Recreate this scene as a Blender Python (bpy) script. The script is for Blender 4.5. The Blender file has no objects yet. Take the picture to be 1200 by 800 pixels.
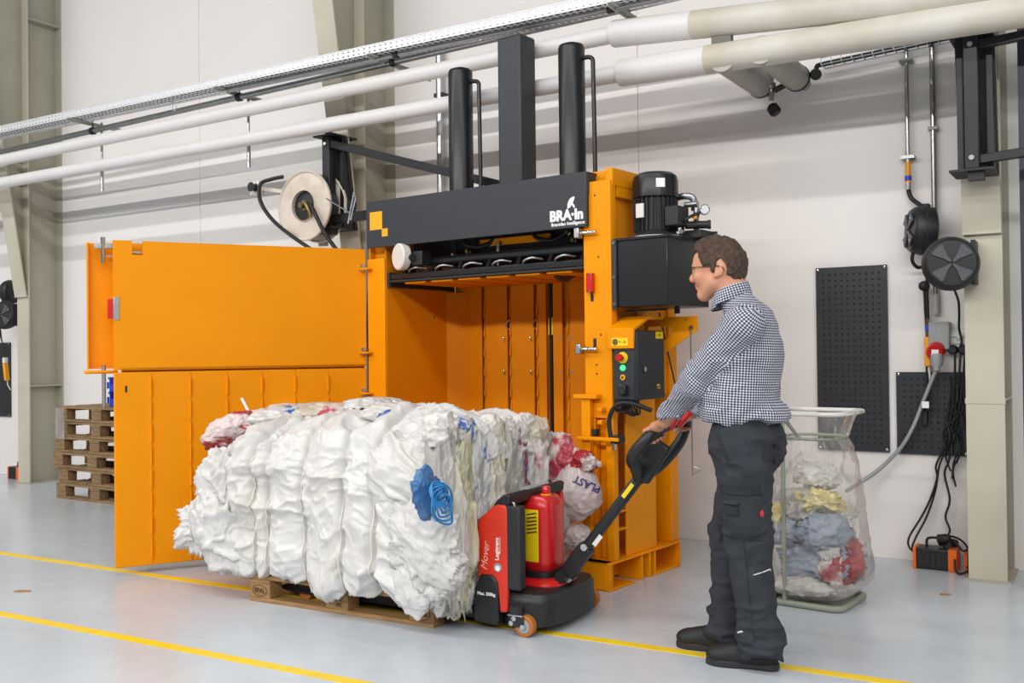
import bpy, bmesh, math, random
import numpy as np
from mathutils import Vector, Matrix
from mathutils.bvhtree import BVHTree
C = bpy.context.scene.collection
scene = bpy.context.scene
random.seed(7)
PI = math.pi

# ---------------------------------------------------------------- camera
FPX = 1167.0; YAW = math.radians(29.5); ROLL = .0115; PITCH = 12/1167.; CAMH = 1.33
_f0 = np.array([-math.sin(YAW), math.cos(YAW), 0]); _r0 = np.array([math.cos(YAW), math.sin(YAW), 0]); _z = np.array([0, 0, 1.])
CF = math.cos(PITCH)*_f0+math.sin(PITCH)*_z; _u0 = -math.sin(PITCH)*_f0+math.cos(PITCH)*_z
CR = math.cos(ROLL)*_r0-math.sin(ROLL)*_u0; CU = math.sin(ROLL)*_r0+math.cos(ROLL)*_u0
CC = np.array([0, 0, CAMH])
cam = bpy.data.cameras.new('camera'); cam.sensor_width = 36; cam.lens = FPX*36/1200
camo = bpy.data.objects.new('camera', cam); C.objects.link(camo)
camo.matrix_world = Matrix(((CR[0], CU[0], -CF[0], 0), (CR[1], CU[1], -CF[1], 0), (CR[2], CU[2], -CF[2], CAMH), (0, 0, 0, 1)))
cam.clip_start = .05; cam.clip_end = 100
scene.camera = camo
# ---------------------------------------------------------------- world, lamps, exposure
wd = bpy.data.worlds.new('world'); scene.world = wd; wd.use_nodes = True
wd.node_tree.nodes['Background'].inputs[0].default_value = (.9, .95, 1, 1)
wd.node_tree.nodes['Background'].inputs[1].default_value = .15
scene.view_settings.view_transform = 'Standard'; scene.view_settings.look = 'None'
scene.view_settings.gamma = 1; scene.view_settings.exposure = -.15
BW = math.radians(2.4)          # the back wall is turned a little from the floor lines
W0 = Vector((-1.157, 6.65, 0))
MW = Matrix.Translation(W0) @ Matrix.Rotation(-BW, 4, 'Z')
def lamp_row(y, z, power, tilt=0, length=27.6, width=.16):
    L = bpy.data.lights.new('hall_lamp', 'AREA'); L.shape = 'RECTANGLE'; L.size = length; L.size_y = width; L.energy = power
    L.color = (1, .98, .955)
    o = bpy.data.objects.new('hall_lamp', L); C.objects.link(o)
    o.matrix_world = MW @ Matrix.Translation((0, y, z)) @ Matrix.Rotation(math.radians(tilt), 4, 'X')
for y, p, tilt in ((-5.6, 820, 0), (-13.5, 2100, 35)): lamp_row(y, 6.6, p, tilt)

# pixel of the 1200x800 photograph -> point on a given real plane
def ray(px, py): return CF+CR*(px-600)/FPX+CU*(400-py)/FPX
def plane(px, py, n, d):
    n = np.array(n, float); r = ray(px, py); return CC+r*((d-n@CC)/(n@r))
def at_y(px, py, y): return Vector(plane(px, py, (0, 1, 0), y))
def at_x(px, py, x): return Vector(plane(px, py, (1, 0, 0), x))
def at_z(px, py, z=0): return Vector(plane(px, py, (0, 0, 1), z))
_wd = np.array(MW.col[1][:3])
def on_wall(px, py, y=0):        # in the wall's own frame
    return MW.inverted() @ Vector(plane(px, py, _wd, float(_wd@np.array(W0))+y))
# ---------------------------------------------------------------- noise
def _h(ix, iy, iz, s):
    with np.errstate(over='ignore'):
        h = (ix.astype(np.uint32)*np.uint32(374761393)+iy.astype(np.uint32)*np.uint32(668265263)+iz.astype(np.uint32)*np.uint32(2147483647)+np.uint32(s*974711+13))
        h = (h ^ (h >> np.uint32(13)))*np.uint32(1274126177); h = (h ^ (h >> np.uint32(16)))*np.uint32(2246822519); h ^= h >> np.uint32(15)
    return h.astype(np.float64)/4294967295.
def vnoise(P, s=0):              # smooth noise, -1..1
    P = np.asarray(P, float); i = np.floor(P).astype(np.int64); f = P-i; f = f*f*f*(f*(f*6-15)+10); r = 0
    for a in (0, 1):
        for b in (0, 1):
            for c in (0, 1):
                w = (f[..., 0] if a else 1-f[..., 0])*(f[..., 1] if b else 1-f[..., 1])*(f[..., 2] if c else 1-f[..., 2])
                r = r+w*_h(i[..., 0]+a, i[..., 1]+b, i[..., 2]+c, s)
    return r*2-1
def fbm(P, o=4, s=0):
    r = 0; a = 1; P = np.asarray(P, float)
    for k in range(o): r = r+a*vnoise(P*2**k+k*17.3, s+k); a *= .5
    return r
def ridged(P, o=3, s=0):
    r = 0; a = 1; P = np.asarray(P, float)
    for k in range(o): r = r+a*(1-np.abs(vnoise(P*2**k+k*11.7, s+k))*2); a *= .5
    return r
def worley(P, s=0):              # F2-F1: creases
    P = np.asarray(P, float); i = np.floor(P).astype(np.int64); f1 = np.full(P.shape[:-1], 9.); f2 = f1.copy()
    for a in (-1, 0, 1):
        for b in (-1, 0, 1):
            for c in (-1, 0, 1):
                x, y, z = i[..., 0]+a, i[..., 1]+b, i[..., 2]+c
                d = np.sqrt((x+_h(x, y, z, s)-P[..., 0])**2+(y+_h(x, y, z, s+1)-P[..., 1])**2+(z+_h(x, y, z, s+2)-P[..., 2])**2)
                n = d < f1; f2 = np.where(n, f1, np.minimum(f2, d)); f1 = np.where(n, d, f1)
    return f2-f1
# ---------------------------------------------------------------- materials
def lin(c):
    if isinstance(c, str): c = [int(c[i:i+2], 16)/255 for i in (0, 2, 4)]
    return tuple((x/12.92 if x <= .04045 else ((x+.055)/1.055)**2.4) for x in c)+(1,)
def mat(name, col, rough=.5, metal=0, var=.06, scale=6, bump=0, bscale=60, col2=None, coat=0, spec=.5, thr=None, rv=0, stretch=None):
    m = bpy.data.materials.new(name); m.use_nodes = True; nt = m.node_tree; N = nt.nodes; L = nt.links
    b = N['Principled BSDF']; b.inputs['Roughness'].default_value = rough; b.inputs['Metallic'].default_value = metal
    b.inputs['Coat Weight'].default_value = coat; b.inputs['Specular IOR Level'].default_value = spec
    tc = N.new('ShaderNodeTexCoord'); src = tc.outputs['Object']
    if stretch:
        mp = N.new('ShaderNodeMapping'); mp.inputs['Scale'].default_value = stretch; L.new(src, mp.inputs[0]); src = mp.outputs[0]
    n = N.new('ShaderNodeTexNoise'); n.inputs['Scale'].default_value = scale; n.inputs['Detail'].default_value = 5; L.new(src, n.inputs[0])
    r = N.new('ShaderNodeValToRGB'); c = lin(col)
    if col2: a, z = c, lin(col2)
    else: a = tuple(x*(1-var) for x in c[:3])+(1,); z = tuple(min(1, x*(1+var)) for x in c[:3])+(1,)
    lo, hi = thr or (.3, .7)
    r.color_ramp.elements[0].position = lo; r.color_ramp.elements[0].color = a; r.color_ramp.elements[1].position = hi; r.color_ramp.elements[1].color = z
    L.new(n.outputs['Fac'], r.inputs[0]); L.new(r.outputs[0], b.inputs['Base Color'])
    if rv:
        mr = N.new('ShaderNodeMapRange'); mr.inputs[3].default_value = rough-rv; mr.inputs[4].default_value = rough+rv
        L.new(n.outputs['Fac'], mr.inputs[0]); L.new(mr.outputs[0], b.inputs['Roughness'])
    if bump:
        n2 = N.new('ShaderNodeTexNoise'); n2.inputs['Scale'].default_value = bscale; n2.inputs['Detail'].default_value = 3; L.new(src, n2.inputs[0])
        bp = N.new('ShaderNodeBump'); bp.inputs['Strength'].default_value = bump; bp.inputs['Distance'].default_value = .014
        L.new(n2.outputs['Fac'], bp.inputs['Height']); L.new(bp.outputs[0], b.inputs['Normal'])
    return m
def emit(name, col, s):
    m = bpy.data.materials.new(name); m.use_nodes = True; b = m.node_tree.nodes['Principled BSDF']
    b.inputs['Base Color'].default_value = lin(col); b.inputs['Emission Color'].default_value = lin(col); b.inputs['Emission Strength'].default_value = s
    return m
M = {}
M['wall'] = mat('wall_paint', 'e8e5e2', .6, var=.015, scale=1.2)
M['hall'] = mat('hall_cladding', '8f9092', .7, var=.02, scale=1)
M['shell'] = mat('hall_paint', 'dcdad6', .7, var=.02, scale=1)
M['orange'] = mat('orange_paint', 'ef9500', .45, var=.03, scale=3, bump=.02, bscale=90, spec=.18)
M['orange_shaded'] = mat('orange_chamber_shaded', 'dd8500', .55, var=.05, scale=4, rv=.08, spec=.2)  # same orange paint, its colour darkened to carry the chamber's shade
M['grey16'] = mat('anthracite_paint', '30343a', .45, var=.05, scale=8, spec=.4)
M['black'] = mat('black_plastic', '1d1e20', .45, var=.1, scale=12)
M['blackgloss'] = mat('black_gloss_paint', '1b1d20', .3, var=.05, scale=8, spec=.4)
M['blackmatt'] = mat('black_matt_paint', '26272a', .6, var=.1, scale=10)
M['rubber'] = mat('black_rubber', '17171a', .55, var=.1, scale=20)
M['steel'] = mat('galvanised_steel', 'b4b7ba', .35, 1, var=.1, scale=25)
M['tray'] = mat('galvanised_tray', 'dcdee0', .42, .3, var=.08, scale=25)
M['chrome'] = mat('chrome', 'd8dadc', .18, 1, var=.03)
M['conduit'] = mat('steel_conduit', 'a4a5a4', .28, 1, var=.1, scale=10)
M['pipe'] = mat('white_pipe_jacket', 'dedcda', .45, var=.02, scale=3)
M['pipecream'] = mat('cream_pipe_jacket', 'd2cec4', .5, scale=2.4, col2='c4bcac', thr=(.42, .66), bump=.1, bscale=9)
M['pipegrey'] = mat('grey_pipe_jacket', 'a9a69e', .5, var=.12, scale=7)
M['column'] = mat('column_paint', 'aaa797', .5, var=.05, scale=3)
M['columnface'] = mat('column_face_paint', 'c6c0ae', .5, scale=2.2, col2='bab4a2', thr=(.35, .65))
M['red'] = mat('red_plastic', 'c8191c', .3, var=.05, coat=.3)
M['redpanel'] = mat('red_orange_panel', 'd9321c', .35, var=.04, coat=.2)
M['yellow'] = mat('yellow_label', 'efd012', .45, var=.03)
M['yellowline'] = mat('yellow_floor_tape', 'f3cf1c', .45, scale=14, col2='e6c01a', thr=(.35, .75))
M['logoorange'] = mat('logo_orange', 'f7ab08', .5, var=.01)
M['white'] = mat('white_print', 'f0f0f0', .5, var=.01)
M['whiteplastic'] = mat('white_plastic', 'dcdad5', .4, var=.04)
M['greyplastic'] = mat('grey_plastic', '9b9ea0', .45, var=.05)
M['cream'] = mat('cream_enamel', 'd8cfc3', .4, scale=9, col2='c5b8a8', thr=(.4, .75), bump=.05, bscale=30)
M['wood'] = mat('pallet_wood', 'b08a5a', .7, scale=9, col2='8d6a40', thr=(.3, .7), bump=.15, bscale=70, stretch=(1, 6, 6))
M['woodold'] = mat('weathered_pallet_wood', '9d7f58', .75, scale=7, col2='665039', thr=(.3, .75), bump=.2, bscale=60, stretch=(1, 5, 5))
M['brand'] = mat('branded_mark', '46321e', .8, var=.1)
M['blue'] = mat('blue_crate_plastic', '2348c8', .4, var=.05)
M['orangetread'] = mat('orange_tread', 'b06a28', .5, var=.1)
M['orangebit'] = mat('orange_plastic', 'ee6a18', .4, var=.04)
M['amber'] = mat('amber_plastic', 'f2a21a', .4, var=.05)
M['green'] = emit('green_pilot_lamp', '35e070', 2.5)
M['bag'] = None
M['debris'] = mat('wood_chip', 'a07a52', .8, var=.2, scale=60)
M['olive'] = mat('grey_green_frame_paint', '8a917f', .4, var=.06, scale=6)
# film
def film(name, c1, c2=None, scale=5, thr=(.5, .6), rough=.32, trans=.25, stretch=None, bump=.35, bscale=28):
    m = mat(name, c1, rough, 0, .02, scale, bump, bscale, c2, 0, .5, thr if c2 else None, 0, stretch)
    nt = m.node_tree; b = nt.nodes['Principled BSDF']; out = nt.nodes['Material Output']
    t = nt.nodes.new('ShaderNodeBsdfTranslucent'); mx = nt.nodes.new('ShaderNodeMixShader'); mx.inputs[0].default_value = trans
    src = b.inputs['Base Color'].links[0].from_socket; nt.links.new(src, t.inputs[0])
    nt.links.new(b.outputs[0], mx.inputs[1]); nt.links.new(t.outputs[0], mx.inputs[2]); nt.links.new(mx.outputs[0], out.inputs[0])
    return m
M['film'] = film('white_film', 'e2e1df', 'd9d6d0', 3, (.45, .75), trans=.12, bump=.32, bscale=18, rough=.33)
M['filmtop'] = film('milky_film', 'e6e2da', 'f0eeea', 8, (.4, .6), trans=.2)
M['filmred'] = film('red_printed_film', 'efe6e4', 'b8303c', 5.5, (.53, .6), trans=.2)
M['filmredsheet'] = film('red_streaked_film', 'ead8d6', 'b03440', 5.5, (.52, .57), trans=.15, stretch=(.5, 1.2, 2.6))
M['filmpink'] = film('pink_printed_film', 'e8dcd8', 'c04a58', 6, (.54, .62), trans=.2)
M['filmyellow'] = film('yellowish_film', 'd8d4b4', 'd6d2c8', 9, (.4, .6), trans=.2, stretch=(1, 1, .25))
M['filmolive'] = film('olive_tinted_film', 'c2be9e', 'd8d5cb', 12, (.4, .62), trans=.2, stretch=(1, 1, .2))
M['filmblue'] = film('blue_printed_film', 'dcdcdc', '3a6cc0', 9, (.55, .6), trans=.2)
M['filmgrey'] = film('grey_clear_film', 'cfccc6', 'b4b2ac', 11, (.4, .65), trans=.25, stretch=(1, 1, .25))
M['filmcream'] = film('cream_film', 'e2dccb', 'cfc6b2', 10, (.4, .65), trans=.22, stretch=(1, 1, .3))
M['filmpurple'] = film('purple_printed_film', 'dcd2d4', '9a3a68', 8, (.55, .62), trans=.2, stretch=(1, 1, .4))
M['twine'] = mat('baling_twine', 'e4dfd2', .7, var=.08, scale=60)
M['bracketgrey'] = mat('bracket_zinc', 'b4b7b0', .45, .3, var=.06)
M['bluestrap'] = mat('blue_strap', '2f86c8', .4, var=.12, scale=30)
M['ink'] = mat('purple_ink', '4a3c78', .6, var=.05)
M['bluecloth'] = film('blue_grey_film', '8f9cb2', 'a3aec0', 5, (.4, .6), trans=.15)
M['redfilm'] = film('red_film', 'c03434', 'a82a30', 5, (.4, .6), trans=.15)
M['yellowfilm'] = film('yellow_film', 'ecd97a', 'efe3a8', 6, (.4, .6), trans=.2)
# ---------------------------------------------------------------- mesh helpers
class MB:
    def __init__(s): s.v = []; s.f = []
    def add(s, v, f):
        o = len(s.v); s.v += [tuple(x) for x in v]; s.f += [tuple(i+o for i in q) for q in f]; return s
    def box(s, a, b, m=None):
        x0, y0, z0 = a; x1, y1, z1 = b
        v = [Vector(p) for p in ((x0, y0, z0), (x1, y0, z0), (x1, y1, z0), (x0, y1, z0), (x0, y0, z1), (x1, y0, z1), (x1, y1, z1), (x0, y1, z1))]
        if m: v = [m @ p for p in v]
        return s.add(v, [(0, 3, 2, 1), (4, 5, 6, 7), (0, 1, 5, 4), (1, 2, 6, 5), (2, 3, 7, 6), (3, 0, 4, 7)])
    def bar(s, p, q, w, h, up=(0, 0, 1)):       # box from p to q
        p = Vector(p); q = Vector(q); d = q-p; L = d.length; d.normalize(); u = Vector(up)
        x = d.cross(u)
        if x.length < 1e-4: x = d.cross(Vector((1, 0, 0)))
        x.normalize(); u = x.cross(d)
        m = Matrix((( x[0], d[0], u[0], p[0]), (x[1], d[1], u[1], p[1]), (x[2], d[2], u[2], p[2]), (0, 0, 0, 1)))
        return s.box((-w/2, 0, -h/2), (w/2, L, h/2), m)
    def prism(s, pts, ax, a, b):
        def P(u, v, t): return (t, u, v) if ax == 'x' else (u, t, v) if ax == 'y' else (u, v, t)
        n = len(pts); ar = sum(pts[i][0]*pts[(i+1) % n][1]-pts[(i+1) % n][0]*pts[i][1] for i in range(n))
        flip = (ar < 0) != (ax == 'y')
        v = [P(u, w, a) for u, w in pts]+[P(u, w, b) for u, w in pts]
        f = [tuple(range(n))[::-1], tuple(range(n, 2*n))]+[(i, (i+1) % n, n+(i+1) % n, n+i) for i in range(n)]
        if flip: f = [q[::-1] for q in f]
        return s.add(v, f)
    def tube(s, pts, r, n=10, closed=False):
        pts = [Vector(p) for p in pts]; k = len(pts); R = r if isinstance(r, (list, tuple)) else [r]*k
        T = []
        for i in range(k):
            a = pts[(i-1) % k] if closed or i else pts[0]; b = pts[(i+1) % k] if closed or i < k-1 else pts[-1]
            T.append((b-a).normalized())
        u = T[0].orthogonal().normalized(); v = []; 
        for i in range(k):
            if i:
                u = u-T[i]*u.dot(T[i])
                u = u.normalized() if u.length > 1e-6 else T[i].orthogonal().normalized()
            w = T[i].cross(u)
            v += [pts[i]+(u*math.cos(2*PI*j/n)+w*math.sin(2*PI*j/n))*R[i] for j in range(n)]
        f = []
        for i in range(k if closed else k-1):
            i2 = (i+1) % k
            f += [(i*n+j, i*n+(j+1) % n, i2*n+(j+1) % n, i2*n+j) for j in range(n)]
        if not closed: f += [tuple(range(n))[::-1], tuple(range((k-1)*n, k*n))]
        return s.add(v, f)
    def lathe(s, prof, o=(0, 0, 0), axis=(0, 0, 1), n=32, sx=1, sy=1):     # prof: (radius, height)
        a = Vector(axis).normalized(); u = a.orthogonal().normalized() if abs(a.z) < .99 else Vector((1, 0, 0)); w = a.cross(u); o = Vector(o)
        v = []; f = []
        for r, h in prof: v += [o+a*h+u*(r*sx*math.cos(2*PI*j/n))+w*(r*sy*math.sin(2*PI*j/n)) for j in range(n)]
        for i in range(len(prof)-1): f += [(i*n+j, i*n+(j+1) % n, (i+1)*n+(j+1) % n, (i+1)*n+j) for j in range(n)]
        f += [tuple(range(n))[::-1], tuple(range((len(prof)-1)*n, len(prof)*n))]
        return s.add(v, f)
    def cyl(s, p, q, r, n=20, r2=None):
        p = Vector(p); q = Vector(q); return s.lathe([(r, 0), (r if r2 is None else r2, (q-p).length)], p, q-p, n)
    def grid(s, P, cu=False, cv=False):
        n, m = P.shape[:2]; o = len(s.v); s.v += [tuple(x) for x in P.reshape(-1, 3)]
        for i in range(n if cu else n-1):
            for j in range(m if cv else m-1):
                s.f.append((o+i*m+j, o+((i+1) % n)*m+j, o+((i+1) % n)*m+(j+1) % m, o+i*m+(j+1) % m))
        return s
    def perf(s, o, u, v, nu, nv, pu, pv, hu, hv):   # sheet with a grid of real holes
        o = Vector(o); u = Vector(u); v = Vector(v)
        for i in range(nu):
            for j in range(nv):
                a = o+u*(i*pu)+v*(j*pv); g = lambda x, y: a+u*x+v*y
                x0, x1, y0, y1 = (pu-hu)/2, (pu+hu)/2, (pv-hv)/2, (pv+hv)/2
                s.add([g(0, 0), g(pu, 0), g(pu, pv), g(0, pv), g(x0, y0), g(x1, y0), g(x1, y1), g(x0, y1)], [(0, 1, 5, 4), (1, 2, 6, 5), (2, 3, 7, 6), (3, 0, 4, 7)])
        return s
    def build(s, name, m=None, par=None, bev=0, seg=2, smooth=None, loc=None):
        me = bpy.data.meshes.new(name); me.from_pydata(s.v, [], s.f); me.validate()
        return mesh_obj(name, me, m, par, bev, seg, smooth)
def mesh_obj(name, me, m=None, par=None, bev=0, seg=2, smooth=None):
    if m: me.materials.append(M[m] if isinstance(m, str) else m)
    o = bpy.data.objects.new(name, me); C.objects.link(o)
    if par: o.parent = par
    if bev:
        b = o.modifiers.new('bevel', 'BEVEL'); b.width = bev; b.segments = seg; b.limit_method = 'ANGLE'; b.angle_limit = math.radians(40)
        if smooth is None: smooth = 40
    if smooth:
        me.polygons.foreach_set('use_smooth', [True]*len(me.polygons))
        if smooth < 180: me.set_sharp_from_angle(angle=math.radians(smooth))
    return o
def fast_mesh(name, V, F):       # numpy quads -> mesh
    me = bpy.data.meshes.new(name); n = len(F)
    me.vertices.add(len(V)); me.vertices.foreach_set('co', np.asarray(V, np.float32).ravel())
    me.loops.add(n*4); me.loops.foreach_set('vertex_index', np.asarray(F, np.int32).ravel())
    me.polygons.add(n); me.polygons.foreach_set('loop_start', np.arange(0, n*4, 4, dtype=np.int32))
    me.update(calc_edges=True); me.validate(); return me
def grid_faces(n, m, cu, cv):
    i, j = np.meshgrid(np.arange(n if cu else n-1), np.arange(m if cv else m-1), indexing='ij'); i = i.ravel(); j = j.ravel()
    return np.stack([i*m+j, ((i+1) % n)*m+j, ((i+1) % n)*m+(j+1) % m, i*m+(j+1) % m], 1)
def tag(o, label=None, cat=None, group=None, kind=None):
    for k, v in (('label', label), ('category', cat), ('group', group), ('kind', kind)):
        if v: o[k] = v
    return o
def thing(name, label, cat, loc=(0, 0, 0), rz=0, group=None, mw=None):
    o = bpy.data.objects.new(name, None); C.objects.link(o); o.empty_display_size = .1
    o.matrix_world = (mw or Matrix.Identity(4)) @ Matrix.Translation(loc) @ Matrix.Rotation(rz, 4, 'Z')
    return tag(o, label, cat, group)
def wall_thing(name, label, cat, x, y, z, group=None): return thing(name, label, cat, (x, y, z), 0, group, MW)
def struct(name, loc=(0, 0, 0), mw=None):
    o = bpy.data.objects.new(name, None); C.objects.link(o); o['kind'] = 'structure'; o.matrix_world = (mw or Matrix.Identity(4)) @ Matrix.Translation(loc); return o
def dup_tree(o, par=None):
    c = o.copy(); C.objects.link(c); c.parent = par
    for ch in list(o.children): dup_tree(ch, c)
    return c
def text(name, body, size, m, par, mtx, ext=.0006, font_scale=1, shear=0, bold=0):
    cu = bpy.data.curves.new(name, 'FONT'); cu.body = body; cu.size = size; cu.extrude = ext; cu.shear = shear; cu.offset = bold; cu.resolution_u = 3
    cu.align_x = 'CENTER'; cu.align_y = 'CENTER'
    t = bpy.data.objects.new(name, cu); C.objects.link(t)
    me = bpy.data.meshes.new_from_object(t.evaluated_get(bpy.context.evaluated_depsgraph_get()))
    bpy.data.objects.remove(t); bpy.data.curves.remove(cu); me.name = name; me.materials.clear()
    me.transform(mtx); return mesh_obj(name, me, m, par)
def frame(o, x, y):              # matrix with text x axis, y axis at o
    x = Vector(x).normalized(); y = Vector(y).normalized(); z = x.cross(y)
    return Matrix(((x[0], y[0], z[0], o[0]), (x[1], y[1], z[1], o[1]), (x[2], y[2], z[2], o[2]), (0, 0, 0, 1)))
def spline(pts, n=8, closed=False):
    P = [Vector(p) for p in pts]; k = len(P); out = []
    for i in range(k if closed else k-1):
        g = (lambda j: P[j % k]) if closed else (lambda j: P[min(max(j, 0), k-1)])
        a, b, c, d = g(i-1), g(i), g(i+1), g(i+2)
        for s in range(n):
            t = s/n; out.append(.5*((2*b)+(c-a)*t+(2*a-5*b+4*c-d)*t*t+(3*b-a-3*c+d)*t**3))
    if not closed: out.append(P[-1])
    return out
def blob(name, m, par, c, r, seed=0, amp=.12, freq=3., nu=72, nv=44, sq=1., fold=None, lo=None, fine=.035, rot=None):
    """crumpled film lump: an ellipsoid with soft bulges and creases"""
    th = np.linspace(0, 2*PI, nu, endpoint=False)[:, None]; ph = np.linspace(-PI/2, PI/2, nv)[None]
    sg = lambda x: np.sign(x)*np.abs(x)**sq
    D = np.stack([sg(np.cos(th))*sg(np.cos(ph)), sg(np.sin(th))*sg(np.cos(ph)), sg(np.sin(ph))*np.ones_like(th)], -1)
    R = np.array(r); Q = D*R/np.max(R)*freq; Q = Q if fold is None else Q*np.array(fold)
    q = Q+.35*np.stack([vnoise(Q*1.3+seed, seed+7), vnoise(Q*1.3-seed, seed+8), vnoise(Q*1.3+2*seed, seed+9)], -1)
    rd = lambda X, s_: (1-np.abs(vnoise(X, s_)))**5
    d = 1+amp*.6*vnoise(Q*.6+seed*3.1, seed)+amp*.6*rd(q*.75+seed*5, seed+3)+amp*.4*rd(q*1.5+seed, seed+4)+fine*1.0*rd(q*3.1, seed+5)+fine*.5*rd(q*6.3, seed+6)-amp*.5
    d = 1+(d-1)*np.clip(np.cos(ph)*2.2, 0, 1)
    P = D*R*d[..., None]
    if rot: P = P @ np.array(Matrix.Rotation(rot[0], 3, rot[1]).transposed())
    P = P+np.array(c)
    if lo is not None: P[..., 2] = np.maximum(P[..., 2], lo)
    me = fast_mesh(name, P.reshape(-1, 3), grid_faces(nu, nv, True, False))
    return mesh_obj(name, me, m, par, smooth=180)
# implicit surfaces ------------------------------------------------
class SDF:
    def __init__(s, lo, hi, h):
        s.lo = np.array(lo, float); s.h = h; s.n = np.ceil((np.array(hi)-s.lo)/h).astype(int)+1; s.g = np.full(s.n, .2, np.float32)
    def _reg(s, lo, hi):
        a = np.clip(np.floor((np.array(lo)-s.lo)/s.h).astype(int), 0, s.n); b = np.clip(np.ceil((np.array(hi)-s.lo)/s.h).astype(int)+1, 0, s.n)
        ax = [(s.lo[i]+s.h*np.arange(a[i], b[i])).astype(np.float32) for i in range(3)]
        return tuple(slice(a[i], b[i]) for i in range(3)), np.meshgrid(*ax, indexing='ij', sparse=True)
    def _mix(s, R, d, k, sub):
        g = s.g[R]
        if g.size == 0: return
        if sub:
            h = np.clip(.5-.5*(g+d)/k, 0, 1); s.g[R] = g+(-d-g)*h+k*h*(1-h)
        else:
            h = np.clip(.5+.5*(d-g)/k, 0, 1); s.g[R] = d+(g-d)*h-k*h*(1-h)
    def cap(s, a, b, ra, rb, k=.02, q=(1, 1, 1), sub=False):
        a = np.array(a, float); b = np.array(b, float); m = max(ra, rb)*max(q)+k+.03
        R, (X, Y, Z_) = s._reg(np.minimum(a, b)-m, np.maximum(a, b)+m); c = (a+b)/2
        ba = b-a; x, y, z = X-a[0], Y-a[1], Z_-a[2]
        h = np.clip((x*ba[0]+y*ba[1]+z*ba[2])/max(ba@ba, 1e-9), 0, 1)
        d = np.sqrt(((x-h*ba[0])/q[0])**2+((y-h*ba[1])/q[1])**2+((z-h*ba[2])/q[2])**2)-(ra+(rb-ra)*h)
        s._mix(R, d, k, sub); return s
    def ell(s, c, r, k=.02, rot=None, sub=False):
        c = np.array(c, float); r = np.array(r, float); m = r.max()+k+.03
        R, (X, Y, Z_) = s._reg(c-m, c+m); x, y, z = X-c[0], Y-c[1], Z_-c[2]
        if rot:
            A = np.array(Matrix.Rotation(rot[0], 3, rot[1]).transposed())
            x, y, z = A[0, 0]*x+A[0, 1]*y+A[0, 2]*z, A[1, 0]*x+A[1, 1]*y+A[1, 2]*z, A[2, 0]*x+A[2, 1]*y+A[2, 2]*z
        k0 = np.sqrt((x/r[0])**2+(y/r[1])**2+(z/r[2])**2); k1 = np.sqrt((x/r[0]**2)**2+(y/r[1]**2)**2+(z/r[2]**2)**2)+1e-6
        s._mix(R, k0*(k0-1)/k1, k, sub); return s
    def cut(s, fn, k=.004):      # keep fn<0
        ax = [s.lo[i]+s.h*np.arange(s.n[i]) for i in range(3)]; X, Y, Z_ = np.meshgrid(*ax, indexing='ij', sparse=True)
        s.g = np.maximum(s.g, (fn(X, Y, Z_)+np.zeros_like(s.g)).astype(np.float32)); return s
    def mesh(s, smooth=3):
        g = s.g; ins = g < 0; cnt = np.zeros(np.array(g.shape)-1, np.int8)
        for a in (0, 1):
            for b in (0, 1):
                for c in (0, 1): cnt += ins[a:a+cnt.shape[0], b:b+cnt.shape[1], c:c+cnt.shape[2]]
        I = np.argwhere((cnt > 0) & (cnt < 8)); idx = np.full(cnt.shape, -1, np.int32); idx[tuple(I.T)] = np.arange(len(I))
        co = [(a, b, c) for a in (0, 1) for b in (0, 1) for c in (0, 1)]; val = np.stack([g[tuple((I+np.array(c)).T)] for c in co], 1)
        acc = np.zeros((len(I), 3)); num = np.zeros(len(I))
        for p in range(8):
            for q in range(p+1, 8):
                if sum(abs(np.array(co[p])-np.array(co[q]))) == 1:
                    va, vb = val[:, p], val[:, q]; m = (va < 0) != (vb < 0); t = np.where(m, va/(va-vb+1e-12), 0)
                    pt = np.array(co[p])+t[:, None]*(np.array(co[q])-np.array(co[p])); acc += pt*m[:, None]; num += m
        V = (I+acc/num[:, None])*s.h+s.lo; F = []
        for ax in range(3):
            u, v = [(1, 2), (2, 0), (0, 1)][ax]
            sl0 = [slice(1, -1)]*3; sl1 = [slice(1, -1)]*3; sl0[ax] = slice(0, -1); sl1[ax] = slice(1, None)
            A, Bb = ins[tuple(sl0)], ins[tuple(sl1)]; E_ = np.argwhere(A != Bb); e = E_.copy()
            for d in range(3):
                if d != ax: e[:, d] += 1
            du = np.zeros(3, int); dv = np.zeros(3, int); du[u] = 1; dv[v] = 1
            ok = np.all(e < np.array(cnt.shape), 1); fl = A[tuple(E_.T)]; e = e[ok]; fl = fl[ok]
            q = np.stack([idx[tuple((e-o).T)] for o in (du*0, du, du+dv, dv)], 1)
            q = np.where(fl[:, None], q, q[:, ::-1]); F.append(q[np.all(q >= 0, 1)])
        F = np.concatenate(F)
        for _ in range(smooth):
            S = np.zeros_like(V); n = np.zeros(len(V))
            for a, b in ((0, 1), (1, 2), (2, 3), (3, 0)):
                for c, d in ((a, b), (b, a)):
                    n += np.bincount(F[:, c], minlength=len(V))
                    for k in range(3): S[:, k] += np.bincount(F[:, c], V[F[:, d], k], minlength=len(V))
            V = V*.4+.6*S/np.maximum(n, 1)[:, None]
        return V, F
def vnormals(V, F):
    n = np.cross(V[F[:, 2]]-V[F[:, 0]], V[F[:, 3]]-V[F[:, 1]]); N = np.zeros_like(V)
    for c in range(4):
        for k in range(3): N[:, k] += np.bincount(F[:, c], n[:, k], minlength=len(V))
    return N/(np.linalg.norm(N, axis=1, keepdims=True)+1e-12)
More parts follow.
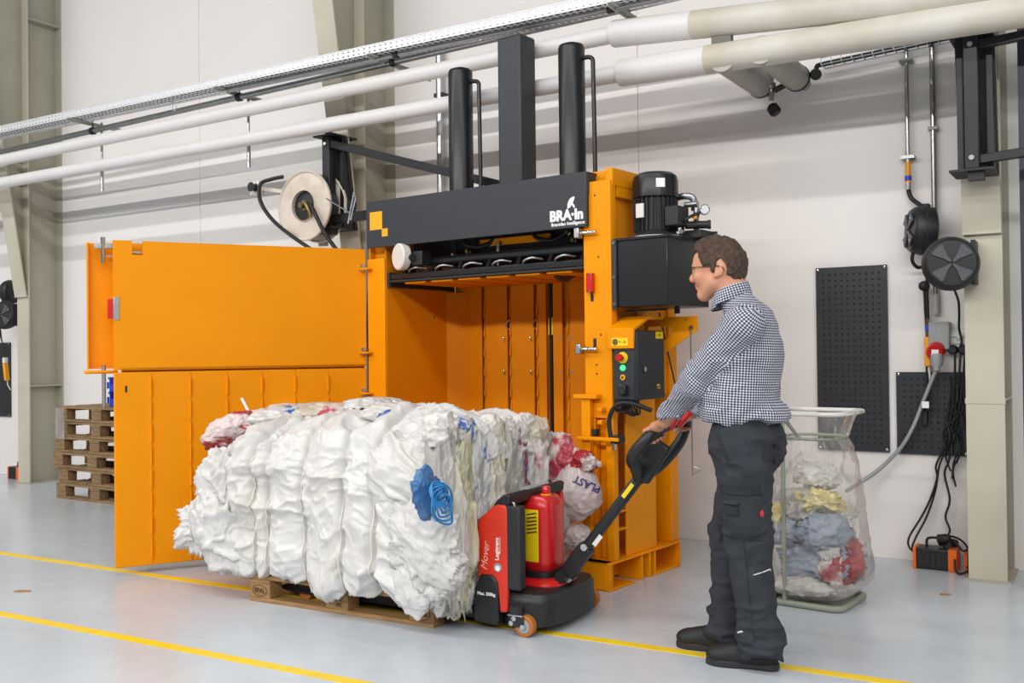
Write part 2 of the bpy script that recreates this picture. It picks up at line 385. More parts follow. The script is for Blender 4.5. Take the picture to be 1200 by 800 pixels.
# ================================================================ SETTING
fl = struct('floor', mw=MW)
M['floor'] = None
def floor_mat():
    m = mat('epoxy_floor', 'c6cdd4', .23, scale=.9, col2='bac1c8', thr=(.35, .7), rv=.07); nt = m.node_tree; N = nt.nodes; L = nt.links
    b = N['Principled BSDF']; n = N.new('ShaderNodeTexNoise'); n.inputs['Scale'].default_value = 5; n.inputs['Detail'].default_value = 6; n.inputs['Distortion'].default_value = 1.5
    tc = [x for x in N if x.type == 'TEX_COORD'][0]; L.new(tc.outputs['Object'], n.inputs[0])
    r = N.new('ShaderNodeValToRGB'); r.color_ramp.elements[0].position = .3; r.color_ramp.elements[0].color = (.8, .79, .77, 1); r.color_ramp.elements[1].position = .55; r.color_ramp.elements[1].color = (1, 1, 1, 1)
    L.new(n.outputs[0], r.inputs[0]); mx = N.new('ShaderNodeMix'); mx.data_type = 'RGBA'; mx.blend_type = 'MULTIPLY'; mx.inputs[0].default_value = .28
    src = b.inputs['Base Color'].links[0].from_socket; L.new(src, mx.inputs[6]); L.new(r.outputs[0], mx.inputs[7]); L.new(mx.outputs[2], b.inputs['Base Color'])
    bp = N.new('ShaderNodeBump'); bp.inputs['Strength'].default_value = .04; bp.inputs['Distance'].default_value = .02; L.new(n.outputs[0], bp.inputs['Height']); L.new(bp.outputs[0], b.inputs['Normal'])
    return m
M['floor'] = floor_mat()
M['joint'] = mat('joint_filler', '9c9fa3', .6, var=.05)
# floor slabs between saw-cut joints
xs = [-14, -6.2, 2.6, 14]; ys = [-20, -9.7, -2.95, 0.12]
for i in range(3):
    for j in range(3):
        MB().box((xs[i]+.0015, ys[j]+.0015, -.12), (xs[i+1]-.0015, ys[j+1]-.0015, 0)).build('floor_slab', 'floor', fl)
MB().box((-14, -20, -.2), (14, .2, -.0015)).build('joint_filler', 'joint', fl)
wl = struct('wall_back', mw=MW)
MB().box((-14, .008, -.1), (14, .2, 7.4)).build('wall_backing', 'wall', wl)
for a, b in ((-14, -10.85), (-10.85, -6.215), (-6.215, -1.575), (-1.575, 3.07), (3.07, 7.7), (7.7, 14)):
    MB().box((a+.003, 0, 0), (b-.003, .0079, 7.4)).build('wall_panel', 'wall', wl, bev=.002)
for nm, a, b in (('wall_left', (-14.2, -20, -.1), (-14, .1, 7.4)), ('wall_right', (14, -20, -.1), (14.2, .1, 7.4)), ('wall_front', (-14, -20.2, -.1), (14, -20, 7.4)), ('ceiling', (-14, -20, 7.4), (14, .2, 7.6))):
    o = MB().box(a, b).build(nm, 'hall'); o.matrix_world = MW; o['kind'] = 'structure'
# yellow floor lines (world axes)
for i, (y, s) in enumerate(((4.19, .0), (3.2, .0))):
    t = MB().box((-13, y-.03, 0), (7, y+.03, .0016)).build('floor_line', 'yellowline')
    tag(t, ('yellow floor line running under the pallet truck and the man\'s shoes', 'yellow floor line crossing the empty foreground at bottom left')[i], 'floor line')
# steel columns
def column(x, first):
    c = struct('steel_column', (x, 0, 0), MW)
    MB().box((-.1, -.40, 0), (.1, -.385, 7.4)).build('front_flange', 'columnface', c)
    MB().box((-.1, -.015, 0), (.1, -.001, 7.4)).build('rear_flange', 'column', c)
    MB().box((-.006, -.385, 0), (.006, -.015, 7.4)).build('web', 'column', c)
    for z in (1.02, 4.9): MB().box((-.1, -.4+.015, z), (.1, -.015, z+.014)).build('stiffener', 'column', c)
    MB().box((-.104, -.404, 1.005), (.104, -.4, 1.035)).build('weld_joint', 'columnface', c)
    s = .16; z0 = 1.98; z1 = 6.0; y0 = -.415; yt = y0-s*(z1-z0)
    MB().prism([(y0, z0), (y0-.016, z0), (yt-.016, z1), (yt, z1)], 'x', -.1, .1).build('haunch_flange', 'columnface', c)
    MB().prism([(-.40, z0), (y0, z0), (yt, z1), (-.40, z1)], 'x', -.006, .006).build('haunch_web', 'column', c)
    MB().box((-.1, y0-.016, z0-.016), (.1, -.4, z0)).build('haunch_plate', 'columnface', c)
    MB().box((-.12, -.42, 0), (.12, -.002, .012)).build('base_plate', 'column', c)
    return c
for x in (-8.50, -3.907, .725): column(x, 0)
# ================================================================ PIPES, TRAY, CONDUITS (wall frame)
PY = -.85
p1z, p2z = 3.30, 3.065
def rowz(px, py, y): return on_wall(px, py, y)
for nm, lab, pxj, pts in (('upper', 'upper white insulated pipe along the wall, thick from above the press rightwards', (718, 812), ((20, 184), (718, 40), (1000, 8))),
                          ('lower', 'lower white insulated pipe along the wall, its thick right end peeling and cream', (726, 828), ((20, 211), (726, 86), (1190, 14)))):
    a = rowz(*pts[0], PY); b = rowz(*pts[1], PY); c = rowz(*pts[2], PY)
    z_at = lambda x: a.z+(b.z-a.z)*(x-a.x)/(b.x-a.x) if x < b.x else b.z+(c.z-b.z)*(x-b.x)/(c.x-b.x)
    xj = b.x; xc = rowz(pxj[1], 45, PY).x
    t = thing('insulated_pipe', lab, 'pipe', (xj, PY, z_at(xj)), 0, None, MW); z0 = z_at(xj)
    P = lambda x: (x-xj, 0, z_at(x)-z0)
    MB().tube([P(-13.9), P(-9), P(-4), P(xj+.05)], .055, 20).build('thin_section', 'pipe', t, smooth=40)
    for xx in (-10.4, -7.9, -5.35, -3.1): MB().tube([P(xx-.006), P(xx+.006)], .0565, 20).build('jacket_seam', 'pipe', t, smooth=40)
    MB().tube([P(xj), P(xj+.012), P(xc)], [.079, .085, .085], 28).build('thick_section', 'pipe', t, smooth=40)
    MB().tube([P(xc), P(2), P(13.9)], .086, 28).build('cream_section', 'pipecream', t, smooth=40)
    if nm == 'upper': UP = (lambda a=a, b=b, c=c: None); upz = {x: z_at(x) for x in (-7, -5, -3, -1, -.2, .0, .1, .25)}
zup = lambda px: rowz(px, 20, PY)
M['darkbracket'] = mat('dull_bracket_steel', '6e6b62', .6, var=.08)
# short grey steel hangers between the two pipes
for px, pyt, pyb, w, lab in ((846, 36, 54, .12, 'wide grey bracket between the two pipes above the pump'), (990, 10, 30, .05, 'narrow grey strap joining the two pipes')):
    a = rowz(px, pyt, PY); b = rowz(px, pyb, PY)
    tag(MB().box((a.x-w/2, PY-.02, b.z-.03), (a.x+w/2, PY+.03, a.z+.03)).build('pipe_bracket', 'darkbracket'), lab, 'bracket').matrix_world = MW
for px, y0, y1, r in ((1056, -6, 22, .004), (1087, -6, 14, .022)):
    a = rowz(px, y0, PY+.15); b = rowz(px, y1, PY+.15)
    o = MB().cyl((a.x, a.y, b.z-.06), (a.x, a.y, 7.4), r, 10).build('hanger_rod', 'steel', smooth=40); o.matrix_world = MW
    tag(o, 'thin hanging rod behind the pipes at upper right' if r < .01 else 'thick grey hanging tube behind the pipes at upper right', 'rod')
# two grey stubs going to the wall under the lower pipe, with a valve between them
for (pa, pb, lab) in (((868, 78), (891, 101), 'left grey insulated pipe stub under the lower pipe'), ((905, 74), (933, 93), 'right grey insulated pipe stub under the lower pipe')):
    e = rowz(pb[0], pb[1]-2, -.18)
    t = thing('pipe_stub', lab, 'pipe', (e.x, e.y, e.z), 0, None, MW)
    MB().cyl((0, -.72, 0), (0, 0, 0), .083, 24).build('jacket', 'pipegrey', t, smooth=40)
    MB().lathe([(.087, 0), (.087, .02), (.05, .022)], (0, 0, 0), (0, 1, 0), 24).build('end_ring', 'rubber', t, smooth=40)
    MB().cyl((0, 0, 0), (0, .178, 0), .045, 16).build('bare_pipe', 'pipegrey', t, smooth=40)
e = rowz(904, 112, -.2); t = thing('valve', 'small dark valve hanging between the two grey pipe stubs', 'valve', e, 0, None, MW)
MB().lathe([(.018, 0.02), (.018, .09), (.03, .1), (.03, .13), (.018, .14), (.018, .2)], (0, 0, -.05), (0, 0, 1), 14).build('body', 'steel', t, smooth=40)
MB().lathe([(.02, -.03), (.038, -.015), (.04, .03), (.03, .045)], (.01, 0, -.085), (.5, 0, -.8), 16).build('knob', 'rubber', t, smooth=50)
MB().cyl((.02, 0, .03), (.11, .02, .07), .02, 12).build('branch', 'blackmatt', t, smooth=40)
# cable tray on brackets
TY = -1.02
a = rowz(20, 147, TY); b = rowz(380, 62, TY); c = rowz(660, 7, TY)
tz = 3.52
def tzx(x): return a.z-.03+(b.z-a.z)*(x-a.x)/(b.x-a.x) if x < b.x else b.z-.03+(c.z-b.z)*(x-b.x)/(c.x-b.x)
x0, x1 = -13, 2; zl, zr = tzx(-8), tzx(-1)
zt = lambda x: zl+(zr-zl)*(x+8)/7
tr = thing('cable_tray', 'galvanised perforated cable tray along the top of the wall', 'cable tray', (0, TY, zt(0)), math.atan2(0, 1), None, MW)
sl = (zr-zl)/7; n = int((x1-x0)/.05)
u = Vector((1, 0, sl)).normalized()
MB().perf((x0, 0, sl*x0), u, (0, 0, 1), n, 2, .05, .03, .018, .009).build('side_rail', 'tray', tr)
MB().perf((x0, .2, sl*x0), u, (0, 0, 1), n, 2, .05, .03, .018, .009).build('side_rail', 'tray', tr)
MB().perf((x0, 0, sl*x0), u, (0, 1, 0), n, 5, .05, .04, .028, .02).build('base', 'tray', tr)
MB().bar((x0, 0, sl*x0+.063), (x1, 0, sl*x1+.063), .008, .006).build('rail_lip', 'tray', tr)
MB().bar((x0, .1, sl*x0+.02), (x1, .1, sl*x1+.02), .09, .03).build('cables', 'blackmatt', tr)
# steel conduits below the tray
def run(px0, py0, px1, py1, y, r, name, label, cat, xa=None, xb=None):
    a = rowz(px0, py0, y); b = rowz(px1, py1, y); s = (b.z-a.z)/(b.x-a.x)
    A = Vector((xa, y, a.z+s*(xa-a.x))) if xa is not None else a; B_ = Vector((xb, y, a.z+s*(xb-a.x))) if xb is not None else b
    t = thing(name, label, cat, A, 0, None, MW)
    MB().cyl((0, 0, 0), B_-A, r, 14).build('tube', 'conduit', t, smooth=40)
    return t, A, s
ca, A1, s1 = run(110, 153, 720, 13, -.80, .026, 'steel_conduit', 'thick steel conduit clamped just above the upper pipe', 'conduit', -13, 4)
cb, A2, s2 = run(262, 107, 640, 27, -.93, .019, 'steel_conduit', 'thinner steel conduit starting half way under the tray', 'conduit', None, 4)
for px in (108, 280, 461, 734): 
    q = rowz(px, 60, -.80); zz = A1.z+s1*(q.x-A1.x)-A1.z
    MB().lathe([(.035, -.02), (.035, .02)], (q.x-A1.x, 0, zz), (1, 0, 0), 14).build('clamp', 'black', ca, smooth=40)
    MB().cyl((q.x-A1.x, 0, zz), (q.x-A1.x, 0, zz+.12), .006, 8).build('clamp_rod', 'blackmatt', ca)
MB().lathe([(.026, -.03), (.026, .05)], (0, 0, 0), (1, 0, 0), 12).build('end_socket', 'chrome', cb, smooth=40)
for px in (464, 716):
    q = rowz(px, 30, -.93); MB().lathe([(.027, -.02), (.027, .02)], (q.x-A2.x, 0, s2*(q.x-A2.x)), (1, 0, 0), 12).build('clamp', 'black', cb, smooth=40)
# wall brackets under the tray, each with its hanging threaded rod
for i, (px, py, rod, lab) in enumerate(((80, 134, 223, 'first'), (252, 93, 195, 'second'), (432, 52, None, 'third'), (715, -8, None, 'fourth'))):
    q = rowz(px, py, TY-.02); x = q.x; zb = zt(x)-.006
    words = ['left of the hose reel, nearest the left column', 'between the left and middle columns', 'in front of the middle column', 'at the upper right, above the press']
    t = wall_thing('tray_bracket', 'grey cantilever bracket under the cable tray, '+words[i], 'bracket', x, 0, zb)
    MB().prism([(TY-.03, 0), (TY-.03, -.022), (-.27, -.03), (-.27, 0)], 'x', -.02, -.014).build('arm_web', 'bracketgrey', t)
    MB().box((-.02, TY-.03, -.004), (.025, -.27, 0)).build('arm_flange', 'bracketgrey', t)
    if rod:
        e = rowz(px+37, rod, -.78)
        t2 = wall_thing('threaded_rod', 'threaded hanging rod below the conduit '+('near the left column' if i == 0 else 'above the hose reel'), 'rod', e.x, -.755, e.z)
        MB().cyl((0, 0, 0), (0, 0, zb-e.z), .011, 10).build('rod', 'conduit', t2, smooth=40)
        MB().cyl((0, 0, -.004), (0, 0, .2), .016, 10).build('sleeve', 'steel', t2, smooth=40)
e = rowz(482, 233, -.45); t = wall_thing('steel_standpipe', 'shiny vertical steel tube on the wall behind the press header', 'conduit', e.x, -.06, 1.7)
MB().cyl((0, 0, 0), (0, 0, 2.1), .03, 14).build('tube', 'steel', t, smooth=40)
for z in (.4, 1.7): MB().box((-.045, -.02, z), (.045, .06, z+.03)).build('wall_clip', 'blackmatt', t)
for z, px in ((0, 0),):
    e = rowz(205, 117, TY+.1); t = wall_thing('beam_clip', 'small spring clip under the cable tray', 'clip', e.x, e.y, e.z)
    MB().box((-.05, -.02, 0), (.05, .02, .03)).build('body', 'pipegrey', t); MB().tube(spline([(-.03, 0, 0), (-.035, 0, -.07), (0, 0, -.09), (.01, 0, -.05)]), .006, 8).build('wire_hook', 'steel', t, smooth=60)
# wire basket with cable and thin conduits on the wall at right
a = on_wall(962, 76, -.14); b = on_wall(1112, 44, -.14)
t = thing('wire_basket', 'wire mesh cable basket on the wall under the lower pipe', 'cable tray', a, 0, None, MW); d = b-a
for dy, dz in ((0, 0), (.1, 0), (0, .045), (.1, .045)): MB().cyl((0, dy, dz), d+Vector((0, dy, dz)), .004, 6).build('long_wire', 'steel', t)
m = MB()
for k in range(13):
    q = d*(k/12); m.tube([q+Vector((0, 0, .05)), q, q+Vector((0, .1, 0)), q+Vector((0, .1, .05))], .003, 5)
m.build('cross_wires', 'steel', t)
MB().cyl(Vector((-.01, .05, .015)), d+Vector((0, .05, .015)), .016, 10).build('cable_bundle', 'blackmatt', t, smooth=40)
MB().lathe([(.02, -.02), (.036, 0), (.036, .03), (.03, .04)], (-.03, -.02, -.06), (.3, -.8, -.3), 16).build('end_plug', 'rubber', t, smooth=50)
MB().tube(spline([(-.01, .05, .015), (-.03, .02, 0), (-.03, -.01, -.05)]), .016, 10).build('cable_end', 'blackmatt', t, smooth=60)
e = on_wall(1064, 190, -.05); e2 = on_wall(1062, 50, -.05)
t = wall_thing('air_drop_pipe', 'thin vertical air pipe on the wall ending in a blue fitting above the hose reels', 'conduit', e.x, -.05, e.z)
MB().cyl((0, 0, 0), (0, 0, 1.2), .013, 12).build('tube', 'steel', t, smooth=40)
for z in (.02, .62): MB().box((-.04, -.025, z), (.04, .05, z+.02)).build('wall_clip', 'conduit', t)
MB().cyl((0, 0, -.13), (0, 0, 0), .016, 12).build('fitting', 'amber', t, smooth=40)
MB().cyl((0, 0, -.115), (0, 0, -.085), .02, 12).build('blue_ring', 'blue', t, smooth=40)
MB().cyl((0, 0, -.17), (0, 0, -.13), .019, 12).build('coupling', 'chrome', t, smooth=40)
HOSE0 = Vector((e.x, -.05, e.z-.17))
e = on_wall(1097, 362, -.035)
t = wall_thing('conduit_drop', 'vertical grey conduit on the wall down to the red power socket', 'conduit', e.x, -.035, e.z)
MB().cyl((0, 0, 0), (0, 0, 1.75), .017, 12).build('tube', 'conduit', t, smooth=40)
MB().cyl((0, 0, -.03), (0, 0, .09), .021, 12).build('grommet', 'greyplastic', t, smooth=40)
for z in (.35, 1.1): MB().box((-.028, -.02, z), (.028, .035, z+.02)).build('wall_clip', 'greyplastic', t)

# ================================================================ PEGBOARDS
def pegboard(xa, xb, za, zb, label, screws=True):
    t = wall_thing('pegboard', label, 'pegboard', xa, -.001, za); w, h = xb-xa, zb-za; p = .0386
    MB().box((0, -.012, 0), (w, 0, h)).build('backing', 'blackmatt', t)
    nu, nv = int((w-.03)/p), int((h-.03)/p); ox, oz = (w-nu*p)/2, (h-nv*p)/2
    m = MB().perf((ox, -.022, oz), (1, 0, 0), (0, 0, 1), nu, nv, p, p, .011, .011)
    m.box((0, -.0221, 0), (ox, -.012, h)); m.box((w-ox, -.0221, 0), (w, -.012, h)); m.box((ox, -.0221, 0), (w-ox, -.012, oz)); m.box((ox, -.0221, h-oz), (w-ox, -.012, h))
    m.build('perforated_sheet', 'blackgloss2', t)
    for sx in (.014, w-.014):
        for sz in (.014, h-.014): MB().lathe([(.009, 0), (.008, .004), (.004, .006)], (sx, -.022, sz), (0, -1, 0), 12).build('screw', 'chrome', t, smooth=40)
    return t
M['blackgloss2'] = mat('pegboard_paint', '2c2f34', .38, var=.06)
pegboard(-.313, .13, .672, 1.852, 'tall black pegboard on the wall behind the waste sack')
pegboard(.176, .585, .666, 1.175, 'small square black pegboard behind the hanging cables')
M['bluepeg'] = None
pegboard(-10.1, -9.37, .66, 1.5, 'dark pegboard on the wall left of the left steel column')
# ================================================================ HOSE REELS
M['brassy'] = mat('brass_fitting', '8d7a52', .35, .9, var=.15)
def cable_reel(loc, ax, label, r=.145, w=.1, arm=None):
    t = wall_thing('cable_reel', label, 'reel', *loc); a = Vector(ax).normalized()
    MB().lathe([(r*.8, -w/2), (r*.98, -w/2+.012), (r, -w*.2), (r, w*.15), (r*.97, w*.3), (r*.9, w*.42), (r*.86, w*.44), (r*.84, w*.5), (r*.3, w*.52)], (0, 0, 0), a, 40).build('housing', 'black', t, smooth=35)
    MB().lathe([(r*1.03, -.006), (r*1.03, .006)], (0, 0, 0), a, 40).build('seam_ring', 'blackmatt', t, smooth=35)
    u = a.cross(Vector((0, 0, 1))).normalized(); v = a.cross(u)
    f = a*(w*.52)
    for k in range(4):          # the raised X on the lid
        d = (u*math.cos(PI/4+k*PI/2)+v*math.sin(PI/4+k*PI/2)); e = a.cross(d)
        pts = [f+d*s*r+e*q*r for s, q in ((.05, .05), (.3, .1), (.72, .28), (.78, .2), (.78, -.2), (.72, -.28), (.3, -.1), (.05, -.05))]
        m = MB(); n = len(pts); m.add([p for p in pts]+[p+a*.012 for p in pts], [tuple(range(n))[::-1], tuple(range(n, 2*n))]+[(i, (i+1) % n, n+(i+1) % n, n+i) for i in range(n)])
        m.build('lid_rib', 'reelgrey', t, bev=.004)
        MB().lathe([(.006, 0), (.005, .004)], f+d*r*.66+a*.012, a, 10).build('lid_screw', 'chrome', t)
    return t
M['reelgrey'] = mat('reel_lid_grey', '4a4e52', .45, var=.05)
e = on_wall(1114, 309, -.55)
t = cable_reel((e.x, e.y, e.z), (.25, -1, 0), 'round black cable reel with an X on its lid, fixed at the right column', .148, .13)
MB().box((.1, .02, -.12), (.125, .14, .13)).build('wall_bracket', 'black', t, bev=.006)
MB().box((-.0, .03, -.05), (.12, .07, .05)).build('bracket_arm', 'black', t, bev=.006)
REEL2 = Vector((e.x, e.y, e.z))
e = on_wall(1080, 270, -.16)
t = cable_reel((e.x, e.y, e.z), (-1, -.45, .05), 'black hose reel seen edge-on, on the wall above the other reel', .145, .14)
MB().box((-.02, .03, -.09), (.04, .158, .12)).build('wall_bracket', 'black', t, bev=.006)
MB().box((.0, -.02, .1), (.05, .05, .16)).build('hose_guide', 'rubber', t, bev=.01)
REEL1 = Vector((e.x, e.y, e.z))
e = on_wall(7, 369, -.3)
t = cable_reel((e.x-.02, e.y, e.z), (.45, -1, 0), 'black cable reel at the left picture edge beside the left column', .15, .12)
MB().box((.1, .0, -.12), (.13, .2, .12)).build('wall_bracket', 'blackmatt', t, bev=.005)
RL = Vector((e.x-.02, e.y, e.z))
e = on_wall(12, 342, -.15)
t = cable_reel((e.x, e.y, e.z), (-1, -.3, 0), 'second black reel partly hidden behind the left column', .13, .12)
MB().box((-.02, .0, -.08), (.03, .148, .08)).build('wall_bracket', 'blackmatt', t, bev=.005)
def cable(pts, r, label, m='rubber', name='cable', n=8, frame_=None, cat='cable'):
    o = MB().tube(spline(pts, n), r, 8).build(name, m, smooth=60); o.matrix_world = frame_ or MW; return tag(o, label, cat)
W_ = on_wall
e = RL
t = wall_thing('pendant_tool', 'small yellow hand control hanging from the reel at the left picture edge', 'tool', W_(6, 422, -.33).x, -.33, W_(6, 422, -.33).z)
MB().tube([(0, 0, .14), (0, 0, .02)], .006, 8).build('cord', 'rubber', t); MB().box((-.025, -.02, -.03), (.025, .02, .03)).build('plug_top', 'whiteplastic', t, bev=.006)
MB().bar((0, 0, -.03), (.035, 0, -.22), .05, .035).build('grip', 'amber', t, bev=.008); MB().tube(spline([(.035, 0, -.22), (.05, 0, -.27), (.1, 0, -.32)]), .005, 6).build('tail', 'whiteplastic', t)
cable([(e.x-.03, e.y-.05, e.z-.14), (e.x-.03, -.33, e.z-.25), (W_(6, 422, -.33).x, -.33, W_(6, 422, -.33).z+.13)], .006, 'black cord from the left edge reel to the yellow control')
cable([(W_(2, 400, -.2).x, -.2, W_(2, 400, -.2).z), W_(0, 375, -.22), W_(4, 345, -.2), W_(9, 332, -.15)], .008, 'black hose loop beside the reels at the left picture edge')
# big open cream hose reel
e = on_wall(357, 241, -.82); r = .278
t = wall_thing('hose_reel', 'large worn cream steel hose reel beside the black jib bracket', 'reel', e.x, -.66, e.z)
def ringdisc(y): return MB().lathe([(.125, .012), (.13, -.006), (.2, 0), (.262, -.004), (.27, .012), (.274, .004), (.274, -.01), (.262, -.014), (.2, -.01), (.125, -.02), (.125, .012)], (0, y, 0), (0, -1, 0), 56)
def ring(y, m):
    pr = [(.118, .02), (.128, 0), (.2, .006), (.255, 0), (.268, .014), (.277, .01), (.277, -.008), (.26, -.012), (.118, -.012), (.118, .02)]; k = 56; P = np.array([[(rr*math.cos(2*PI*j/k), y-h, rr*math.sin(2*PI*j/k)) for j in range(k)] for rr, h in pr]); return MB().grid(P, False, True)
ring(-.16, 0).build('front_flange', 'cream', t, smooth=40); ring(.02, 0).build('rear_flange', 'cream', t, smooth=40)
MB().lathe([(.12, 0), (.12, .15)], (0, .01, 0), (0, -1, 0), 40).build('drum', 'cream', t, smooth=40)
m = MB()
for k in range(5): m.lathe([(.2, -.016), (.216, 0), (.2, .016)], (0, -.13+k*.031, 0), (0, -1, 0), 40)
m.build('wound_hose', 'blackmatt', t, smooth=60)
MB().lathe([(.04, 0), (.04, .03), (.022, .035), (.022, .07)], (0, -.14, 0), (0, -1, 0), 20).build('hub', 'brassy', t, smooth=40)
MB().tube(spline([(0, -.2, 0), (.05, -.21, .01), (.085, -.21, -.04), (.1, -.2, -.1)]), .016, 10).build('swivel', 'brassy', t, smooth=60)
MB().bar((0, .03, -.05), (0, .05, -.3), .06, .05).build('stand', 'pipegrey', t); MB().bar((0, .04, .0), (.33, .05, 0), .05, .06).build('mount_bar', 'blackmatt', t)
g = W_(305, 221, -.70); gx, gz = g.x-e.x, g.z-e.z
MB().bar((-.02, .02, .1), (gx, -.06, gz), .04, .03).build('guide_arm', 'cream', t)
MB().box((gx-.07, -.1, gz-.06), (gx+.05, -.03, gz+.06)).build('guide_head', 'whiteplastic', t, bev=.015)
MB().lathe([(.04, -.03), (.022, 0), (.04, .03)], (gx+.005, -.12, gz), (0, -1, 0), 16).build('guide_roller', 'rubber', t, smooth=60)
P = lambda px, py, y=-.8: W_(px, py, y)
cable([P(332, 207, -.7), P(318, 210, -.74), P(305, 216, -.79), P(305, 235, -.82), P(318, 256, -.82), P(340, 275, -.84), P(372, 297, -.84), P(420, 330, -.84)], .016, 'black hose running from the cream reel down behind the yellow door', cat='hose', name='hose')
cable([P(364, 240, -.86), P(371, 254, -.87), P(380, 272, -.86), P(394, 292, -.84), P(425, 330, -.84)], .016, 'black hose from the hub of the cream reel', cat='hose', name='hose')
# ================================================================ JIB ARMS
HY = lambda z: -.431-.16*(z-1.98)      # front of the haunch at height z
def jib(px_l, px_r, py_t, py_b, label, colx):
    zt_, zb_ = W_(px_l, py_t, -.62).z, W_(px_l, py_b, -.62).z
    t = wall_thing('jib_arm', label, 'jib arm', colx, 0, 0)
    y0 = HY(zb_)-.012
    MB().prism([(HY(zb_), zb_), (HY(zb_)-.03, zb_), (HY(zt_)-.03, zt_), (HY(zt_), zt_)], 'x', -.1, .1).build('back_plate', 'blackmatt', t)
    yf = HY(zt_)-.05
    for sx in (-.09, .06): MB().prism([(HY(zb_)-.03, zb_), (yf-.0, zb_), (yf-.0, zt_), (HY(zt_)-.03, zt_)], 'x', sx, sx+.03).build('channel_side', 'black', t)
    for z in (zb_-.012, zt_): MB().box((-.12, yf-.11, z), (.1, HY(zb_), z+.012)).build('hinge_plate', 'blackmatt', t)
    MB().box((-.045, yf-.09, zb_), (.03, yf-.015, zt_)).build('swing_post', 'blackgloss3', t, bev=.006)
    for z in (zb_+.06, zt_-.06): MB().lathe([(.016, 0), (.014, .012)], (-.008, yf-.09, z), (0, -1, 0), 12).build('bolt', 'chrome', t, smooth=40)
    MB().box((-.03, yf-.08, zb_-.06), (.05, yf-.02, zb_)).build('pivot_foot', 'blackmatt', t)
    MB().cyl((-.008, yf-.05, zt_), (-.008, yf-.05, zt_+.05), .03, 12).build('pivot_cap', 'blackmatt', t, smooth=40)
    return t, yf-.05, zb_, zt_
M['blackgloss3'] = mat('jib_paint', '1e2024', .4, var=.06, spec=.4)
t, yf, zb, zt2 = jib(392, 413, 163, 268, 'black jib arm on the middle column, its strut passing behind the press cylinders', -3.907)
end = W_(600, 220, -.9); endl = Vector((end.x+3.907, end.y, end.z)); low = W_(432, 259, -.8); 
MB().bar((0, yf, zt2-.05), endl, .05, .06).build('top_strut', 'blackgloss3', t, bev=.004)
MB().bar((0, yf, zb+.06), (endl.x+.2, endl.y, zb+.06), .05, .07).build('lower_arm', 'blackgloss3', t, bev=.004)
m = MB()
for (p, q) in (((405, 262), (412, 225)), ((408, 258), (414, 232)), ((380, 233), (408, 250))): m.cyl(W_(*p, -.86)-Vector((-3.93, 0, 0)), W_(*q, -.86)-Vector((-3.93, 0, 0)), .006, 6)
m.build('wire_hooks', 'chrome', t)
t, yf, zb, zt2 = jib(1125, 1160, 48, 203, 'black jib arm on the right column reaching out of the picture', .725)
for z in (zb+.05, zt2-.06): MB().bar((0, yf, z), (1.7, yf-.33, z+(.05 if z < 2.8 else -.0)), .04, .05).build('arm_bar', 'blackgloss3', t, bev=.004)
e = W_(1197, 300, -.45)
o = tag(MB().box((e.x, -.5, 0), (e.x+.1, -.4, 6)).build('upright_post', 'grey16'), 'dark steel post cut by the right picture edge', 'post'); o.matrix_world = MW
# ================================================================ SOCKETS, CABLES, CHARGERS
e = W_(1099, 400, -.02); t = wall_thing('power_socket', 'grey industrial socket with a red plug on the wall below the reels', 'socket', e.x, -.001, e.z)
MB().box((-.045, -.075, -.05), (.075, 0, .12)).build('housing', 'greyplastic', t, bev=.008)
MB().lathe([(.052, 0), (.052, .05), (.046, .06)], (0, -.06, -.05), (-.1, -.9, -.35), 20).build('red_plug', 'red', t, smooth=40)
MB().box((-.02, -.128, -.085), (.02, -.118, -.05)).build('plug_label', 'white', t)
MB().lathe([(.036, 0), (.036, .06), (.02, .08), (.02, .1)], (.005, -.1, -.08), (0, -.2, -1), 16).build('plug_tail', 'greyplastic', t, smooth=40)
SK = Vector((e.x, 0, e.z))
e = W_(1125, 403, -.02); t = wall_thing('wall_outlet', 'white double wall outlet with two black plugs beside the right column', 'socket', e.x, -.001, e.z)
MB().box((-.075, -.03, -.06), (.055, 0, .065)).build('plate', 'whiteplastic', t, bev=.006)
MB().box((-.07, -.034, -.002), (.05, -.028, .004)).build('divider', 'greyplastic', t)
for sx in (-.035, .022):
    MB().lathe([(.03, 0), (.03, .03), (.02, .045)], (sx, -.03, -.035), (0, -1, 0), 16).build('black_plug', 'rubber', t, smooth=40)
    MB().tube(spline([(sx-.025, -.031, .02), (sx-.015, -.033, .042), (sx+.015, -.033, .042), (sx+.025, -.031, .02)]), .003, 6).build('flap_arc', 'greyplastic', t)
OUT = Vector((e.x, 0, e.z))
e = W_(1088, 410, -.03); t = wall_thing('air_gun', 'orange air tool hanging left of the red plug', 'tool', e.x, -.05, e.z)
MB().box((-.018, -.02, -.1), (.018, .02, .08)).build('body', 'amber', t, bev=.006); MB().cyl((0, 0, .08), (0, 0, .2), .01, 8).build('stem', 'brassy', t); MB().cyl((0, 0, .12), (0, 0, .15), .016, 10).build('collar', 'blue', t)
MB().cyl((.004, 0, -.1), (.012, 0, -.2), .007, 8).build('nozzle', 'whiteplastic', t)
GUN = Vector((e.x, -.05, e.z+.2))
cable([HOSE0, W_(1068, 232, -.05), W_(1078, 240, -.08), W_(1092, 250, -.14), W_(1096, 262, -.17)], .014, 'short black hose from the blue fitting into the upper reel', name='hose', cat='hose')
cable([W_(1071, 292, -.16), W_(1069, 305, -.15), W_(1075, 313, -.1), W_(1086, 315, -.08), W_(1086, 340, -.06), W_(1087, 370, -.05), GUN], .011, 'black hose from the upper reel down to the orange air tool', name='hose', cat='hose')
t = wall_thing('hose_stop', 'small black ball stop on the hose under the upper reel', 'stopper', W_(1083, 335, -.065).x, -.066, W_(1083, 335, -.065).z)
